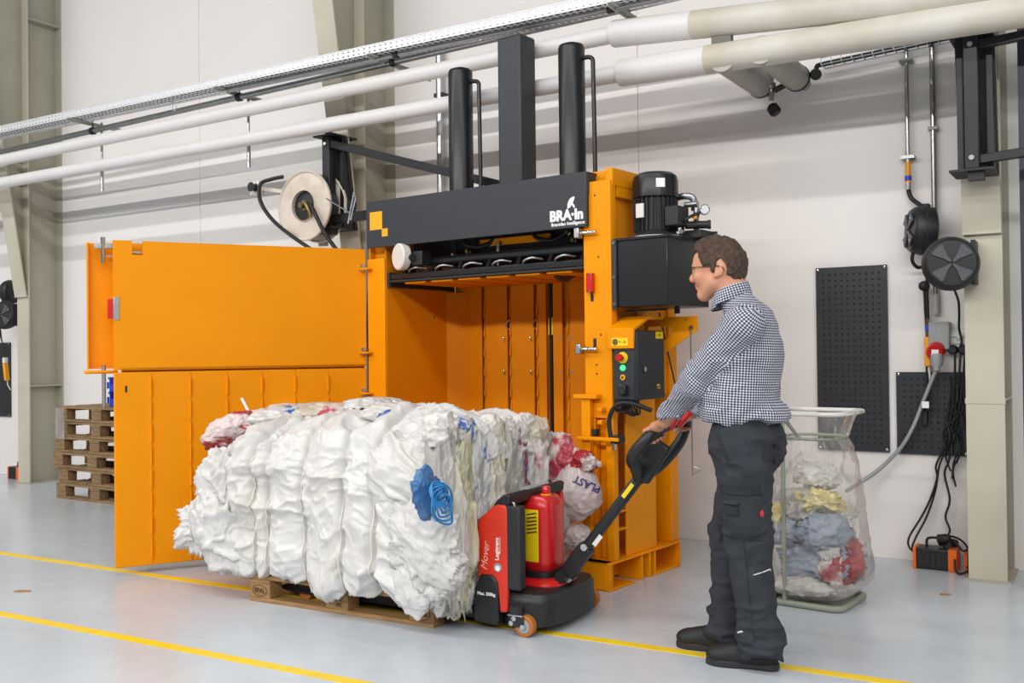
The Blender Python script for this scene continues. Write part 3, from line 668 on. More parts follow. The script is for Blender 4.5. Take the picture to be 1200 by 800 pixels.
MB().lathe([(.012, -.03), (.03, -.018), (.034, 0), (.03, .018), (.012, .03)], (0, 0, 0), (0, 0, 1), 16).build('ball', 'rubber', t, smooth=60)
cable([W_(1083, 340, -.05), W_(1084, 365, -.045), W_(1086, 400, -.03), W_(1086, 440, -.04), W_(1087, 470, -.06)], .006, 'thin black cable left of the orange air tool')
cable([W_(1117, 336, -.5), W_(1123, 352, -.4), W_(1124, 368, -.2), W_(1124, 385, -.08), W_(1127, 400, -.075), OUT+Vector((-.0, -.07, -.03))], .007, 'black cable from the round reel to the outlet')
cable([SK+Vector((.005, -.12, -.17)), W_(1092, 445, -.1), W_(1082, 470, -.09), W_(1070, 500, -.09), W_(1055, 525, -.08), W_(1030, 550, -.08), W_(1005, 567, -.15), W_(992, 575, -.3)], .012, 'grey power cable sagging from the red plug to behind the sack', m='greyplastic')
tg = wall_thing('cable_tag', 'white paper tag on the grey power cable', 'tag', W_(1085, 474, -.1).x, -.115, W_(1085, 474, -.1).z)
MB().box((-.02, -.002, -.02), (.02, .002, .02)).build('paper', 'white', tg)
e = W_(1084, 488, -.04); tg = wall_thing('pegboard_hook', 'black hook with a clip on the small pegboard', 'hook', e.x, -.023, e.z)
MB().box((-.012, -.04, -.05), (.016, 0, .04)).build('clip', 'rubber', tg, bev=.004); MB().tube(spline([(0, -.03, .04), (.02, -.04, .09), (.01, -.02, .13)]), .004, 6).build('wire', 'rubber', tg)
def charger(x, z, label, w=.235, h=.125):
    t = wall_thing('battery_charger', label, 'charger', x, -.15, z)
    MB().box((0, -.08, .004), (w, .06, h)).build('case', 'black', t, bev=.006)
    for a, b in ((-.006, .012), (w-.045, w+.004)): MB().box((a, -.084, .0), (b, .064, h+.004)).build('orange_end', 'orangebit', t, bev=.004)
    for k in range(4): MB().box((.03+k*.035, -.083, .03), (.045+k*.035, -.079, .095)).build('vent_slot', 'blackmatt', t)
    MB().tube(spline([(.06, .0, h), (.07, 0, h+.05), (.15, 0, h+.05), (.16, 0, h)]), .008, 8).build('handle', 'rubber', t, smooth=60)
    return t
cx = W_(1072, 650, -.2).x
charger(cx, 0, 'left one of the black and orange battery chargers on the floor by the right column')
charger(cx+.285, 0, 'right black and orange battery charger, half hidden by the right column', .2)
charger(W_(7, 560, -.3).x-.08, 0, 'small orange and black charger on the floor at the left picture edge', .2, .13)
P = W_
for i, pts in enumerate((((1119, 410, -.06), (1119, 440, -.06), (1117, 470, -.06), (1112, 500, -.06), (1106, 525, -.05), (1097, 545, -.05), (1098, 560, -.05), (1090, 585, -.06), (1080, 605, -.06), (1066, 628, -.1), (1065, 640, -.15), (1073, 648, -.2)),
                         ((1126, 410, -.06), (1123, 450, -.06), (1118, 490, -.06), (1111, 520, -.05), (1101, 545, -.05), (1096, 575, -.05), (1086, 605, -.06), (1074, 628, -.1), (1069, 642, -.15), (1076, 646, -.2)),
                         ((1131, 412, -.06), (1128, 450, -.06), (1122, 490, -.06), (1116, 515, -.05), (1112, 540, -.05), (1107, 555, -.05), (1113, 585, -.05), (1108, 605, -.05), (1113, 622, -.08), (1105, 634, -.15)),
                         ((1104, 634, -.15), (1112, 628, -.12), (1125, 632, -.1), (1133, 640, -.15), (1136, 648, -.2)),
                         ((1105, 637, -.15), (1116, 632, -.2), (1128, 645, -.25), (1136, 642, -.3)),
                         ((1119, 655, -.26), (1120, 668, -.28), (1126, 672, -.3), (1135, 668, -.3), (1133, 664, -.28)))):
    lab = ('outermost left black cable looping down to the chargers', 'middle black cable running from the outlet to the chargers', 'right wavy black cable running from the outlet to the chargers',
           'black cable arching over the right charger', 'short black cable lying on the chargers', 'loose black cable loop on the floor under the right charger')[i]
    q = [P(*p) for p in pts]
    for v in q: v.z = max(v.z, .008)
    cable(q, .0065, lab)
m = MB()
for k in range(9):
    x0, y0 = 1112+k % 3*6, 440+k*9
    q = [P(x0+random.uniform(-4, 8), y0, -.05), P(x0+random.uniform(0, 12), y0+20, -.07), P(x0-4+random.uniform(-4, 8), y0+38, -.05), P(x0+random.uniform(-6, 4), y0+58, -.06)]
    m.tube(spline(q, 5), .006, 6)
o = tag(m.build('cable_tangle', 'rubber', smooth=60), 'tangle of black cables hanging over the small pegboard', 'cables', kind='stuff'); o.matrix_world = MW
t = wall_thing('cable_coil', 'black plug and cable coil lying on the left charger', 'plug', cx+.13, -.14, .13)
MB().lathe([(.03, 0), (.03, .05), (.015, .07)], (0, -.02, .045), (1, -.3, .2), 12).build('plug', 'rubber', t, smooth=50)
m = MB()
for k in range(3): m.tube(spline([(.0, 0, .01+k*.012), (.06, -.04, .015+k*.012), (.1, .01, .01+k*.012), (.05, .05, .015+k*.012)], 6, True), .007, 6, True)
m.build('coil', 'rubber', t, smooth=60)
# ================================================================ BALING PRESS (own frame: x along its face, y into it)
PA = math.radians(8); P0 = Vector((-2.249, 5.039, 0))
MP = Matrix.Translation(P0) @ Matrix.Rotation(-PA, 4, 'Z')
pr = thing('baling_press', 'large yellow-orange baling press with open door, dark header and black cylinders', 'baling press', (0, 0, 0), 0, None, MP)
O = 'orange'
B = lambda name, a, b, m=O, bev=.004, par=pr, seg=2: MB().box(a, b).build(name, m, par, bev, seg)
# base
FH = .155
B('front_beam', (-1.95, .0, 0), (-.02, .07, FH))
for sx, sy in ((-.3, .001), (-.22, .001)):
    MB().lathe([(.009, 0), (.009, .002)], (sx, sy, .045), (0, -1, 0), 10).build('bolt_hole', 'black', pr)
def foot(x0, x1, far):
    B('foot_top_plate', (x0, .0, FH-.012), (x1, .82, FH))
    B('foot_bottom_plate', (x0, .0, 0), (x1, .28, .012)); B('foot_bottom_plate', (x0, .50, 0), (x1, .82, .012))
    xm = x0+.04 if far else x0+.02
    B('foot_inner_wall', (xm, .07, .01), (xm+.012, .8, FH-.01))
    for y in (.008, .36, .45, .51, .812): B('foot_rib', (x0+.03, y-.006, .012 if y in (.008, .51, .812) else .0), (x1, y+.006, FH-.012))
    for y in (.62, .69): MB().lathe([(.012, 0), (.01, .005)], (xm+.012, y, .085), (1, 0, 0), 10).build('foot_bolt', 'chrome', pr)
foot(-.2, 0, False); foot(-2.0, -1.8, True)
B('bottom_plate', (-1.8, .07, .12), (-.2, .8, .14), 'orange_shaded'); B('rear_beam', (-1.95, .80, 0), (-.02, .86, FH))
# right post
B('post_face', (-.2, .08, .95), (-.018, .095, 2.29))
B('post_corner', (-.065, .08, FH), (-.016, .13, .95)); B('post_inner_bar', (-.2, .08, FH), (-.135, .13, .95))
B('post_recess_plate', (-.135, .13, FH), (-.065, .14, .95))
B('post_inner_wall', (-.2, .095, FH), (-.188, .80, 2.29), 'orange_shaded'); B('post_side_lip', (-.03, .095, .95), (-.018, .14, 2.29))
B('post_side_panel', (-.045, .24, FH), (-.03, .58, 1.06)); B('post_rear_bar', (-.19, .76, FH), (-.03, .86, 2.29))
B('post_side_wall', (-.06, .10, 1.06), (-.05, .80, 2.29)); B('post_side_lip', (-.03, .36, 1.06), (-.016, .43, 2.29))
for z in (.31, .41): B('side_shelf', (-.13, .14, z), (-.03, .24, z+.012))
B('crown_beam', (-1.95, .16, 2.2), (-.018, .42, 2.36)); B('crown_side', (-.06, .10, 2.26), (-.014, .46, 2.36)); B('rear_crown', (-1.95, .7, 2.15), (-.03, .86, 2.33))
# latch strip in front of the right post, door stops
B('latch_bar', (-.2, .035, .18), (-.142, .075, 1.06)); B('latch_cap', (-.245, .02, 1.06), (-.09, .075, 1.085))
for z in (1.0, .93): B('latch_tab', (-.09, .03, z-.012), (-.06, .08, z+.012))
B('latch_tab', (-.135, .04, .36), (-.06, .08, .375))
t = B('cross_handle', (-.21, .0, .83), (.06, .02, .85)); B('handle_socket', (-.135, .04, .85), (-.105, .08, .89), 'black')
B('handle_bracket', (.0, .02, .815), (.05, .1, .86), 'black')
MB().tube(spline([(.0, .03, .84), (-.01, .03, .95), (.04, .03, 1.03), (.12, .05, 1.04), (.22, .1, 1.0)]), .013, 10).build('hydraulic_hose', 'rubber', pr, smooth=60)
MB().cyl((.02, .03, .78), (.02, .03, .82), .012, 10).build('hinge_nut', 'chrome', pr)
for (z) in (2.0, 1.34):
    MB().cyl((-.23, .055, z), (-.1, .055, z), .011, 10).build('latch_pin', 'chrome', pr, smooth=40); MB().box((-.235, .03, z-.03), (-.2, .08, z+.03)).build('latch_block', 'steel', pr, bev=.006)
B('slot_hole', (-.14, .078, 1.35), (-.12, .081, 1.4), 'black', 0); B('slot_hole', (-.155, .078, 1.61), (-.135, .081, 1.645), 'black', 0)
for z, x in ((1.86, -.1), (2.21, -.12), (1.42, -.09), (1.25, -.12), (1.2, -.12)): MB().lathe([(.006, 0), (.006, .002)], (x, .081, z), (0, -1, 0), 8).build('bolt_hole', 'black', pr)
sw = B('safety_switch', (-.165, .045, 1.66), (-.125, .08, 1.77), 'red', .006); 
for z in (1.668, 1.762): MB().lathe([(.007, 0), (.006, .004)], (-.14, .045, z), (0, -1, 0), 10).build('switch_screw', 'chrome', sw)
MB().tube(spline([(-.14, .07, 1.66), (-.145, .075, 1.64), (-.143, .085, 1.63)]), .006, 8).build('switch_cord', 'black', sw)
# left post and chamber
B('left_post_face', (-1.95, .08, FH), (-1.79, .095, 1.965)); B('left_post_wall', (-1.80, .095, FH), (-1.788, .80, 2.2), 'orange_shaded'); B('left_post_outer', (-1.95, .095, FH), (-1.938, .80, 2.2))
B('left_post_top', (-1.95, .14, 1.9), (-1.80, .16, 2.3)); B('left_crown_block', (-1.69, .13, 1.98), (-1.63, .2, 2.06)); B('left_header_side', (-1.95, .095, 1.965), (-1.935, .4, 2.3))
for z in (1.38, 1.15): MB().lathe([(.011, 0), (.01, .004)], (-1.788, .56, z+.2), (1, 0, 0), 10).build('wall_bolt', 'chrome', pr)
MB().prism([(-1.788, .7), (-1.788, .80), (-1.69, .80)], 'z', FH, 1.76).build('corner_chamfer', 'orange_shaded', pr)
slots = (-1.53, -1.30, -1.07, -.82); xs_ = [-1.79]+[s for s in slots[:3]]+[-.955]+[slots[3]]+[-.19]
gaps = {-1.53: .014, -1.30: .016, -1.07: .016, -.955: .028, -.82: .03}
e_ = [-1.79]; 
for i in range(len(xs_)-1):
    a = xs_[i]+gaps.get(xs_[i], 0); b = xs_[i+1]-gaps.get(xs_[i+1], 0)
    B('back_plank', (a, .80, FH), (b, .812, 1.95), 'orange_shaded', .003)
B('back_backing', (-1.79, .835, FH), (-.19, .845, 1.95), 'orange_shaded')
MB().cyl((-.955, .822, FH), (-.955, .822, 1.9), .014, 12).build('guide_rod', 'blackgloss', pr, smooth=40); B('guide_cover', (-.975, .812, 1.44), (-.935, .822, 1.56), 'yellow', .003)
for s in slots:
    m = MB()
    for k in range(9):
        z = .45+k*.14
        m.prism([(.795, z), (.798, z-.0), (.80, z+.13), (.786, z+.02)], 'x', s+.012, s+.022)
    m.build('strap_guide', 'orange_shaded', pr)
    if s in (-1.3, -1.07):
        for z in (1.42, 1.19): MB().tube(spline([(s-.035, .80, z+.014), (s-.035, .785, z+.012), (s-.035, .785, z-.012), (s-.035, .80, z-.014)]), .004, 6).build('strap_hook', 'chrome', pr)
        MB().tube(spline([(s+.01, .795, z+.36), (s-.005, .78, z+.34), (s-.005, .78, z+.31), (s+.01, .795, z+.29)]), .005, 6).build('strap_hook', 'chrome', pr)
    if s == -.82:
        for z in (1.42, 1.19):
            for q in (-.05, .04): MB().lathe([(.01, 0), (.009, .004)], (s+q, .80, z), (0, -1, 0), 10).build('wall_bolt', 'chrome', pr)
# header
MB().box((-1.925, .05, 2.035), (-.155, .063, 2.348)).build('header_plate', 'grey16', pr, .004)
MB().box((-1.925, .063, 2.335), (-.155, .2, 2.348)).build('header_top', 'grey16', pr, .004)
MB().box((-.168, .063, 2.22), (-.155, .15, 2.348)).build('header_return', 'grey16', pr, .003); MB().box((-.168, .063, 2.035), (-.16, .125, 2.22)).build('header_lower_return', 'blackmatt', pr, .003)
for x in (-1.5, -1.3, -.43): B('header_clip', (x-.02, .1, 2.348), (x+.02, .13, 2.356), 'grey16', .002)
hp = [o for o in pr.children if o.name.startswith('header_plate')][0]
B('logo_square', (-1.89, .0485, 2.155), (-1.775, .0505, 2.275), 'logoorange', 0, hp); B('logo_square', (-1.778, .0485, 2.105), (-1.725, .0505, 2.157), 'logoorange', 0, hp)
FX = lambda x, z, y=.0492: frame((x, y, z), (1, 0, 0), (0, 0, 1))
text('logo_letters', 'BRA\u00b7In', .082, 'white', hp, FX(-.295, 2.108), bold=.004)
text('logo_tagline', 'Bramidan Intelligence', .027, 'white', hp, FX(-.285, 2.061), bold=.0007)
MB().prism([(-.287, 2.145), (-.285, 2.175), (-.272, 2.200), (-.250, 2.212), (-.236, 2.212), (-.240, 2.195), (-.252, 2.172), (-.268, 2.152)], 'y', .0488, .0503).build('logo_leaf', 'white', hp)
MB().bar((-.238, .0494, 2.15), (-.252, .0494, 2.172), .012, .002, (0, 1, 0)).build('logo_stem', 'white', hp)
# ram
ram = B('ram_beam', (-1.5, .16, 1.90), (-.21, .5, 1.955), 'blackgloss', .02)
B('ram_plate', (-1.785, .10, 1.80), (-.21, .78, 1.815), 'blackmatt', .004, ram); B('ram_side', (-1.787, .10, 1.77), (-1.765, .76, 1.87), 'blackmatt', .004, ram)
B('ram_front_angle', (-1.77, .11, 1.815), (-.21, .2, 1.86), 'blackgloss', .008, ram)
for i in range(7):
    x = -1.66+i*.235
    MB().prism([(.1, 1.815), (.24, 1.815), (.24, 1.93), (.18, 1.93)], 'x', x-.012, x+.012).build('ram_gusset', 'blackgloss', ram, bev=.003)
    MB().tube(spline([(x+.05, .14, 1.85), (x+.08, .1, 1.872), (x+.14, .1, 1.888), (x+.18, .15, 1.88)]), .008, 8).build('ram_hook', 'steel', ram, smooth=60)
for x in (-1.55, -1.32, -1.09, -.86, -.63, -.4): B('ram_slat', (x-.09, .12, 1.786), (x+.09, .78, 1.80), 'orange_shaded', .003, ram)
MB().lathe([(.03, 0), (.085, .004), (.088, .012), (.088, .055), (.08, .062)], (-1.60, .09, 1.96), (-.35, -1, 0), 32).build('guide_wheel', 'whiteplastic', pr, smooth=40)
MB().cyl((-1.64, .1, 1.955), (-1.5, .05, 1.95), .022, 12).build('wheel_axle', 'black', pr, smooth=40)
B('wheel_bracket', (-1.53, .07, 1.9), (-1.44, .16, 1.99), 'black')
B('inner_header', (-1.79, .3, 1.96), (-.2, .33, 2.2), 'blackmatt'); B('inner_orange_rail', (-1.1, .24, 2.0), (-.55, .26, 2.045))
for x, z in ((-1.32, 1.97), (-1.2, 1.98), (-.93, 2.01), (-.38, 1.99), (-.27, 1.99), (-.42, 2.04), (-.32, 2.05)):
    MB().lathe([(.02, 0), (.02, .03), (.012, .035), (.012, .05)], (x, .28, z), (0, -1, 0), 8).build('hose_fitting', 'brassy', pr, smooth=40); MB().cyl((x, .26, z), (x, .26, z+.08), .01, 8).build('hose_end', 'rubber', pr)
for x in (-1.25, -.7): MB().tube(spline([(x, .27, 2.1), (x+.08, .2, 2.02), (x+.2, .22, 2.0), (x+.3, .27, 2.07)]), .014, 8).build('hydraulic_hose', 'rubber', pr, smooth=60)
MB().cyl((-.93, .22, 1.86), (-.93, .22, 2.02), .012, 8).build('sensor_rod', 'chrome', pr); MB().lathe([(.03, 0), (.07, .03), (.06, .06)], (-.52, .35, 1.755), (0, 0, 1), 16).build('ram_foot', 'black', ram, smooth=40)
# cylinders and mast
for x, r, zt_ in ((-1.42, .083, 3.235), (-.515, .083, 3.225)):
    MB().lathe([(r, 2.1), (r, zt_-.02), (r*.93, zt_-.004), (r*.9, zt_), (r*.55, zt_), (r*.5, zt_+.012), (r*.3, zt_+.014)], (x, .45, 0), (0, 0, 1), 32).build('cylinder', 'blackgloss', pr, smooth=30)
    MB().tube(spline([(x+r*.8, .46, zt_-.09), (x+r+.035, .465, zt_-.09), (x+r+.06, .47, zt_-.11), (x+r+.062, .47, zt_-.16), (x+r+.066, .47, zt_-.5), (x+r+.07, .47, 2.2)], 6), .014, 10).build('hydraulic_pipe', 'blackgloss', pr, smooth=60)
B('mast_cover', (-1.105, .45, 2.1), (-.91, .62, 3.39), 'grey16', .018, seg=3)
# pump tank, motor
B('oil_tank', (.0, .10, 1.572), (.328, .59, 1.945), 'blackgloss', .006); B('tank_lid', (-.008, .09, 1.94), (.336, .6, 1.956), 'blackgloss', .004)
B('tank_mount', (-.016, .085, 1.56), (.012, .10, 1.95), 'grey16', .002)
for z in (1.59, 1.74, 1.93): MB().lathe([(.012, 0), (.01, .007)], (0.0, .085, z), (0, -1, 0), 10).build('mount_bolt', 'chrome', pr)
B('tank_bar', (.01, .18, 1.548), (.27, .2, 1.56), 'black'); B('tank_stub', (.23, .35, 1.535), (.255, .375, 1.572), 'black', .003)
mo = MB().lathe([(.15, 0), (.15, .02), (.12, .035), (.108, .05), (.108, .24)], (.13, .33, 1.956), (0, 0, 1), 32).build('motor', 'blackmatt', pr, smooth=30)
for k in range(26):
    a = 2*PI*k/26; c, s_ = math.cos(a), math.sin(a)
    MB().bar((.13+.116*c, .33+.116*s_, 2.005), (.13+.116*c, .33+.116*s_, 2.19), .022, .006, (-s_, c, 0)).build('cooling_fin', 'blackmatt', mo)
MB().lathe([(.118, 2.19), (.13, 2.195), (.13, 2.29), (.122, 2.318), (.1, 2.335), (.03, 2.34)], (.13, .33, 0), (0, 0, 1), 36).build('fan_cover', 'blackgloss', mo, smooth=30)
MB().lathe([(.165, 1.956), (.165, 1.972), (.15, 1.978)], (.13, .33, 0), (0, 0, 1), 36).build('flange', 'steel', mo, smooth=30)
an = lambda px_a: (math.cos(px_a), math.sin(px_a))
B('type_plate', (.075, .2, 2.075), (.125, .213, 2.155), 'whiteplastic', .002, mo); MB().box((-.025, -.004, -.025), (.025, .004, .025), Matrix.Translation((.215, .236, 2.265)) @ Matrix.Rotation(math.radians(42), 4, 'Z')).build('sticker', 'white', mo)
B('terminal_box', (.235, .24, 2.02), (.32, .37, 2.13), 'blackmatt', .006, mo)
v = MB().box((.26, .36, 1.956), (.4, .52, 2.0)).build('valve_block', 'black', pr, bev=.004)
MB().cyl((.3, .36, 2.03), (.41, .42, 2.03), .022, 12).build('solenoid', 'black', v, smooth=40); MB().cyl((.33, .5, 1.985), (.41, .54, 1.98), .022, 12).build('solenoid', 'black', v, smooth=40)
MB().cyl((.41, .42, 2.03), (.425, .428, 2.03), .026, 12).build('solenoid_cap', 'blackmatt', v, smooth=40)
MB().cyl((.34, .42, 2.0), (.34, .42, 2.16), .016, 12).build('riser', 'steel', v, smooth=40); MB().tube(spline([(.22, .42, 2.2), (.27, .42, 2.205), (.31, .44, 2.19), (.315, .45, 2.12)]), .02, 10).build('hydraulic_elbow', 'steel', v, smooth=60)
MB().cyl((.28, .4, 2.15), (.36, .4, 2.15), .017, 10).build('hydraulic_tube', 'steel', v, smooth=40)
MB().lathe([(.028, 0), (.03, .01), (.03, .02), (.024, .026)], (.4, .4, 2.11), (.6, -1, 0), 18).build('gauge', 'steel', v, smooth=40)
for x, y, z in ((.3, .33, 1.99), (.27, .5, 2.04), (.36, .37, 2.07)): MB().lathe([(.014, 0), (.014, .03)], (x, y, z), (.2, -1, 0), 8).build('coupling', 'amber' if z > 2.05 else 'chrome', v)
MB().tube(spline([(.28, .37, 2.0), (.33, .3, 2.05), (.38, .36, 2.09)]), .009, 8).build('hose', 'rubber', v, smooth=60); MB().bar((.35, .39, 2.05), (.4, .37, 2.12), .012, .006).build('lever', 'chrome', v)
# control cabinet
cb_ = B('control_cabinet', (.014, .05, 1.055), (.15, .365, 1.44), 'grey16', .006)
B('cabinet_door', (.148, .055, 1.06), (.158, .36, 1.436), 'grey16', .004, cb_)
B('button_panel', (.016, .043, 1.06), (.145, .052, 1.34), 'grey16', .003, cb_)
B('door_catch', (.157, .115, 1.2), (.164, .145, 1.25), 'black', .003, cb_)
B('catch_grip', (.163, .124, 1.212), (.168, .14, 1.238), 'greyplastic', .002, cb_)
MB().cyl((.156, .28, 1.125), (.166, .28, 1.125), .014, 16).build('lock_rose', 'amber', cb_, smooth=40); MB().box((.166, .25, 1.122), (.172, .285, 1.13)).build('lock_key', 'chrome', cb_)
B('warning_sticker', (.157, .262, 1.395), (.1586, .345, 1.433), 'yellow', 0, cb_); text('sticker_text', 'i OK', .022, 'brand', cb_, frame((.159, .303, 1.414), (0, 1, 0), (0, 0, 1)))
yb = .043; X_ = .075
MB().lathe([(.032, 0), (.032, .005)], (X_, yb, 1.29), (0, -1, 0), 24).build('emergency_ring', 'yellow', cb_, smooth=40)
MB().lathe([(.012, 0), (.012, .02), (.021, .022), (.022, .034), (.018, .042)], (X_-.003, yb-.005, 1.29), (0, -1, 0), 24).build('emergency_button', 'red', cb_, smooth=40)
MB().lathe([(.016, 0), (.016, .006), (.012, .012)], (X_, yb, 1.234), (0, -1, 0), 20).build('pilot_lamp', 'green', cb_, smooth=40)
MB().lathe([(.016, 0), (.016, .007)], (X_, yb, 1.182), (0, -1, 0), 20).build('selector_ring', 'amber', cb_, smooth=40); MB().lathe([(.006, 0), (.006, .004)], (X_, yb-.007, 1.182), (0, -1, 0), 10).build('selector_hole', 'black', cb_)
B('main_switch_plate', (.05, .036, 1.085), (.075, .043, 1.14), 'white', .002, cb_); B('main_switch', (.06, .012, 1.085), (.105, .043, 1.14), 'black', .006, cb_); MB().lathe([(.018, 0), (.016, .012)], (.09, .012, 1.108), (0, -1, 0), 16).build('main_knob', 'blackmatt', cb_, smooth=40)
m = MB().prism([(.03, 1.34), (.03, 1.452), (.2, 1.52), (.37, 1.52), (.37, 1.505), (.2, 1.5), (.05, 1.44), (.04, 1.34)], 'x', -.016, .15); hd = m.build('cabinet_hood', O, pr, .003)
B('hood_label', (.012, .028, 1.355), (.115, .0305, 1.40), 'yellow', 0, hd); MB().lathe([(.018, 0), (.018, .001)], (.035, .0282, 1.377), (0, -1, 0), 18).build('hood_symbol', 'brassy', hd)
text('hood_text', '+ - 6', .022, 'brand', hd, FX(.08, 1.377, .0275))
go = [(-.02, 1.30), (.1, 1.302), (.325, 1.44), (.325, 1.48), (.325, 1.52), (.2, 1.52), (.08, 1.52), (-.02, 1.52)]
gi = [(.01, 1.385), (.085, 1.375), (.16, 1.405), (.172, 1.43), (.17, 1.45), (.155, 1.465), (.08, 1.467), (.01, 1.467)]
gv = [(x, y, z) for y in (.44, .452) for ring in (go, gi) for x, z in ring]; gf = []
for i in range(8):
    j = (i+1) % 8
    gf += [(i, j, 8+j, 8+i), (16+j, 16+i, 24+i, 24+j), (j, i, 16+i, 16+j), (8+i, 8+j, 24+j, 24+i)]
gu = MB().add(gv, gf).build('support_gusset', O, pr)
for x, z, r in ((.29, 1.455, .015), (.262, 1.503, .008)): MB().lathe([(r, 0), (r*.9, .004)], (x, .44, z), (0, -1, 0), 14).build('gusset_bolt', 'chrome', gu)
m = MB()
for k in range(7):
    x = .03+k*.018; m.tube(spline([(x, .08+.03*(k % 3), 1.06), (x+.01, .09, 1.02), (.09+.006*k, .1, .985-.006*(k % 4)), (.06-.02*k, .12, 1.0)], 5), .005, 6)
tag(m.build('cabinet_wires', 'rubber', pr, smooth=60), kind='stuff')
for k in range(6): MB().cyl((.03+k*.02, .09, 1.03), (.03+k*.02, .09, 1.058), .009, 10).build('cable_gland', 'greyplastic', cb_, smooth=40)
MB().tube(spline([(.02, .3, 1.02), (-.04, .25, 1.0), (-.06, .26, 1.02)]), .006, 6).build('loose_wire', 'greyplastic', pr)
B('side_bracket', (-.03, .10, 1.0), (.03, .2, 1.055), 'blackmatt')
# ---------------------------------------------------------------- the door (swung far open; own frame along its width)
H_ = Vector((-4.185, 5.389, 0)); F_ = Vector((-5.079, 4.068, 0)); du_ = (F_-H_); DL = du_.length; ang = math.atan2(du_.y, du_.x)
MD = Matrix.Translation(H_) @ Matrix.Rotation(ang, 4, 'Z')     # x from hinge to free edge; +y is the side turned from the camera?
DM = MP.inverted() @ MD
def D(name, a, b, m=O, bev=.003, par=None):
    v = MB().box(a, b); v.v = [tuple(DM @ Vector(p)) for p in v.v]; return v.build(name, m, par or pr, bev)
s = -1   # outer side
v = MB()
for a, b in (((0, -.02, 1.245), (DL-.17, 0, 2.036)), ((DL-.11, -.02, 1.245), (DL, 0, 2.036)), ((DL-.17, -.02, 1.245), (DL-.11, 0, 1.95))): v.box(a, b)
v.v = [tuple(DM @ Vector(p)) for p in v.v]; ud = v.build('upper_door', O, pr)
lo_ = D('lower_door', (0, -.02, .046), (DL, 0, 1.231))
D('door_outer_skin', (0.02, -.16, 1.255), (DL+.14, -.15, 2.03), O, .003, ud)
D('door_free_edge', (DL-.05, -.15, 1.255), (DL-.04, -.02, 2.03), O, .002, ud); D('door_outer_lip', (DL+.13, -.15, 1.25), (DL+.14, -.11, 2.03), O, .002, ud)
D('door_top_flange', (0, -.15, 2.02), (DL-.18, -.02, 2.034), O, .002, ud); D('door_bottom_flange', (0, -.15, 1.245), (DL-.04, -.0, 1.26), O, .002, ud)
D('hook_plate', (DL-.03, -.17, 1.225), (DL+.16, -.06, 1.245), O, .012, ud)
D('mid_rail', (0, -.12, 1.19), (DL-.05, -.035, 1.27), O, .002, ud); D('notch_box', (DL-.18, -.1, 1.93), (DL-.1, -.08, 2.03), O, .002, ud); D('notch_pin', (DL-.17, -.05, 1.965), (DL-.11, -.04, 1.975), 'steel', 0, ud)
def DT(name, p, q, r, m, par, n=12):
    v = MB().cyl(p, q, r, n); v.v = [tuple(DM @ Vector(x)) for x in v.v]; return v.build(name, m, par, smooth=40)
DT('lock_pin', (DL+.05, -.08, 1.90), (DL+.05, -.08, 2.06), .014, 'chrome', ud); D('lock_guide', (DL-.02, -.1, 1.99), (DL+.1, -.07, 2.02), 'steel', .003, ud); D('lock_crossbar', (DL-.04, -.09, 1.94), (DL+.03, -.08, 1.95), 'steel', .001, ud)
DT('lock_pin', (DL+.05, -.08, 1.02), (DL+.05, -.08, 1.28), .012, 'steel', ud)
D('door_switch', (DL-.03, -.06, 1.56), (DL+.03, -.02, 1.68), 'red', .004, ud); D('switch_holder', (DL-.035, -.03, 1.55), (DL-.0, .004, 1.69), 'steel', .002, ud)
n = 8; xs2 = [.0, .155, .36, .565, .775, 1.0, 1.2, 1.4, DL]
xs2 = [DL-x for x in (0, .222, .455, .68, .90, 1.115, 1.335, DL)]
for i in range(7):
    a, b = xs2[i+1], xs2[i]
    D('door_plank', (a+.006, -.006, .05), (b-.006, .006, 1.228), O, .002, lo_)
    if i < 6:
        v = MB()
        for k in range(8):
            z = .1+k*.14
            v.prism([(a+.004, .006), (a+.014, .006), (a+.009, .018+.004*(k % 2))], 'z', z, z+.11)
        v.v = [tuple(DM @ Vector(p)) for p in v.v]; v.build('strap_guide', O, lo_)
D('door_slot', (DL-.075, .006, 1.11), (DL-.062, .0075, 1.15), 'black', 0, lo_); D('door_outer_frame', (.02, -.1, .05), (DL-.1, -.02, .12), O, .003, lo_); D('door_outer_frame', (.02, -.1, 1.15), (DL-.1, -.02, 1.22), O, .003, lo_)
for z in (1.905, 1.34, 1.066):
    MB().box((-1.99, .03, z-.012), (-1.9, .075, z+.0)).build('hinge_leaf', O, pr, .004); MB().cyl((-1.965, .05, z-.02), (-1.965, .05, z+.03), .016, 12).build('hinge_pin', 'chrome', pr, smooth=40)
MB().cyl((-1.965, .06, .9), (-1.965, .06, 1.07), .012, 10).build('hinge_rod', 'steel', pr)
MB().tube(spline([(-1.96, .1, 1.75), (-1.97, .1, 1.5), (-1.96, .1, 1.2), (-1.95, .1, .8)]), .01, 8).build('door_cable', 'rubber', pr, smooth=60)
# hook wire hanging at the press side
t = thing('wire_hook', 'thin hanging wire with a triangular loop between the press and the man', 'hook', (MP @ Vector((.29, .43, .62))))
q0 = t.location
MB().tube([(0, 0, .83), (0, 0, .06), (0, 0, 0), (.045, .02, .03), (.0, 0, .05)], .004, 6).build('wire', 'conduit', t)
MB().cyl((MP @ Vector((.05, .5, 1.55)))-q0, (MP @ Vector((.2, .42, 1.1)))-q0, .005, 6).build('gas_spring', 'rubber', t)
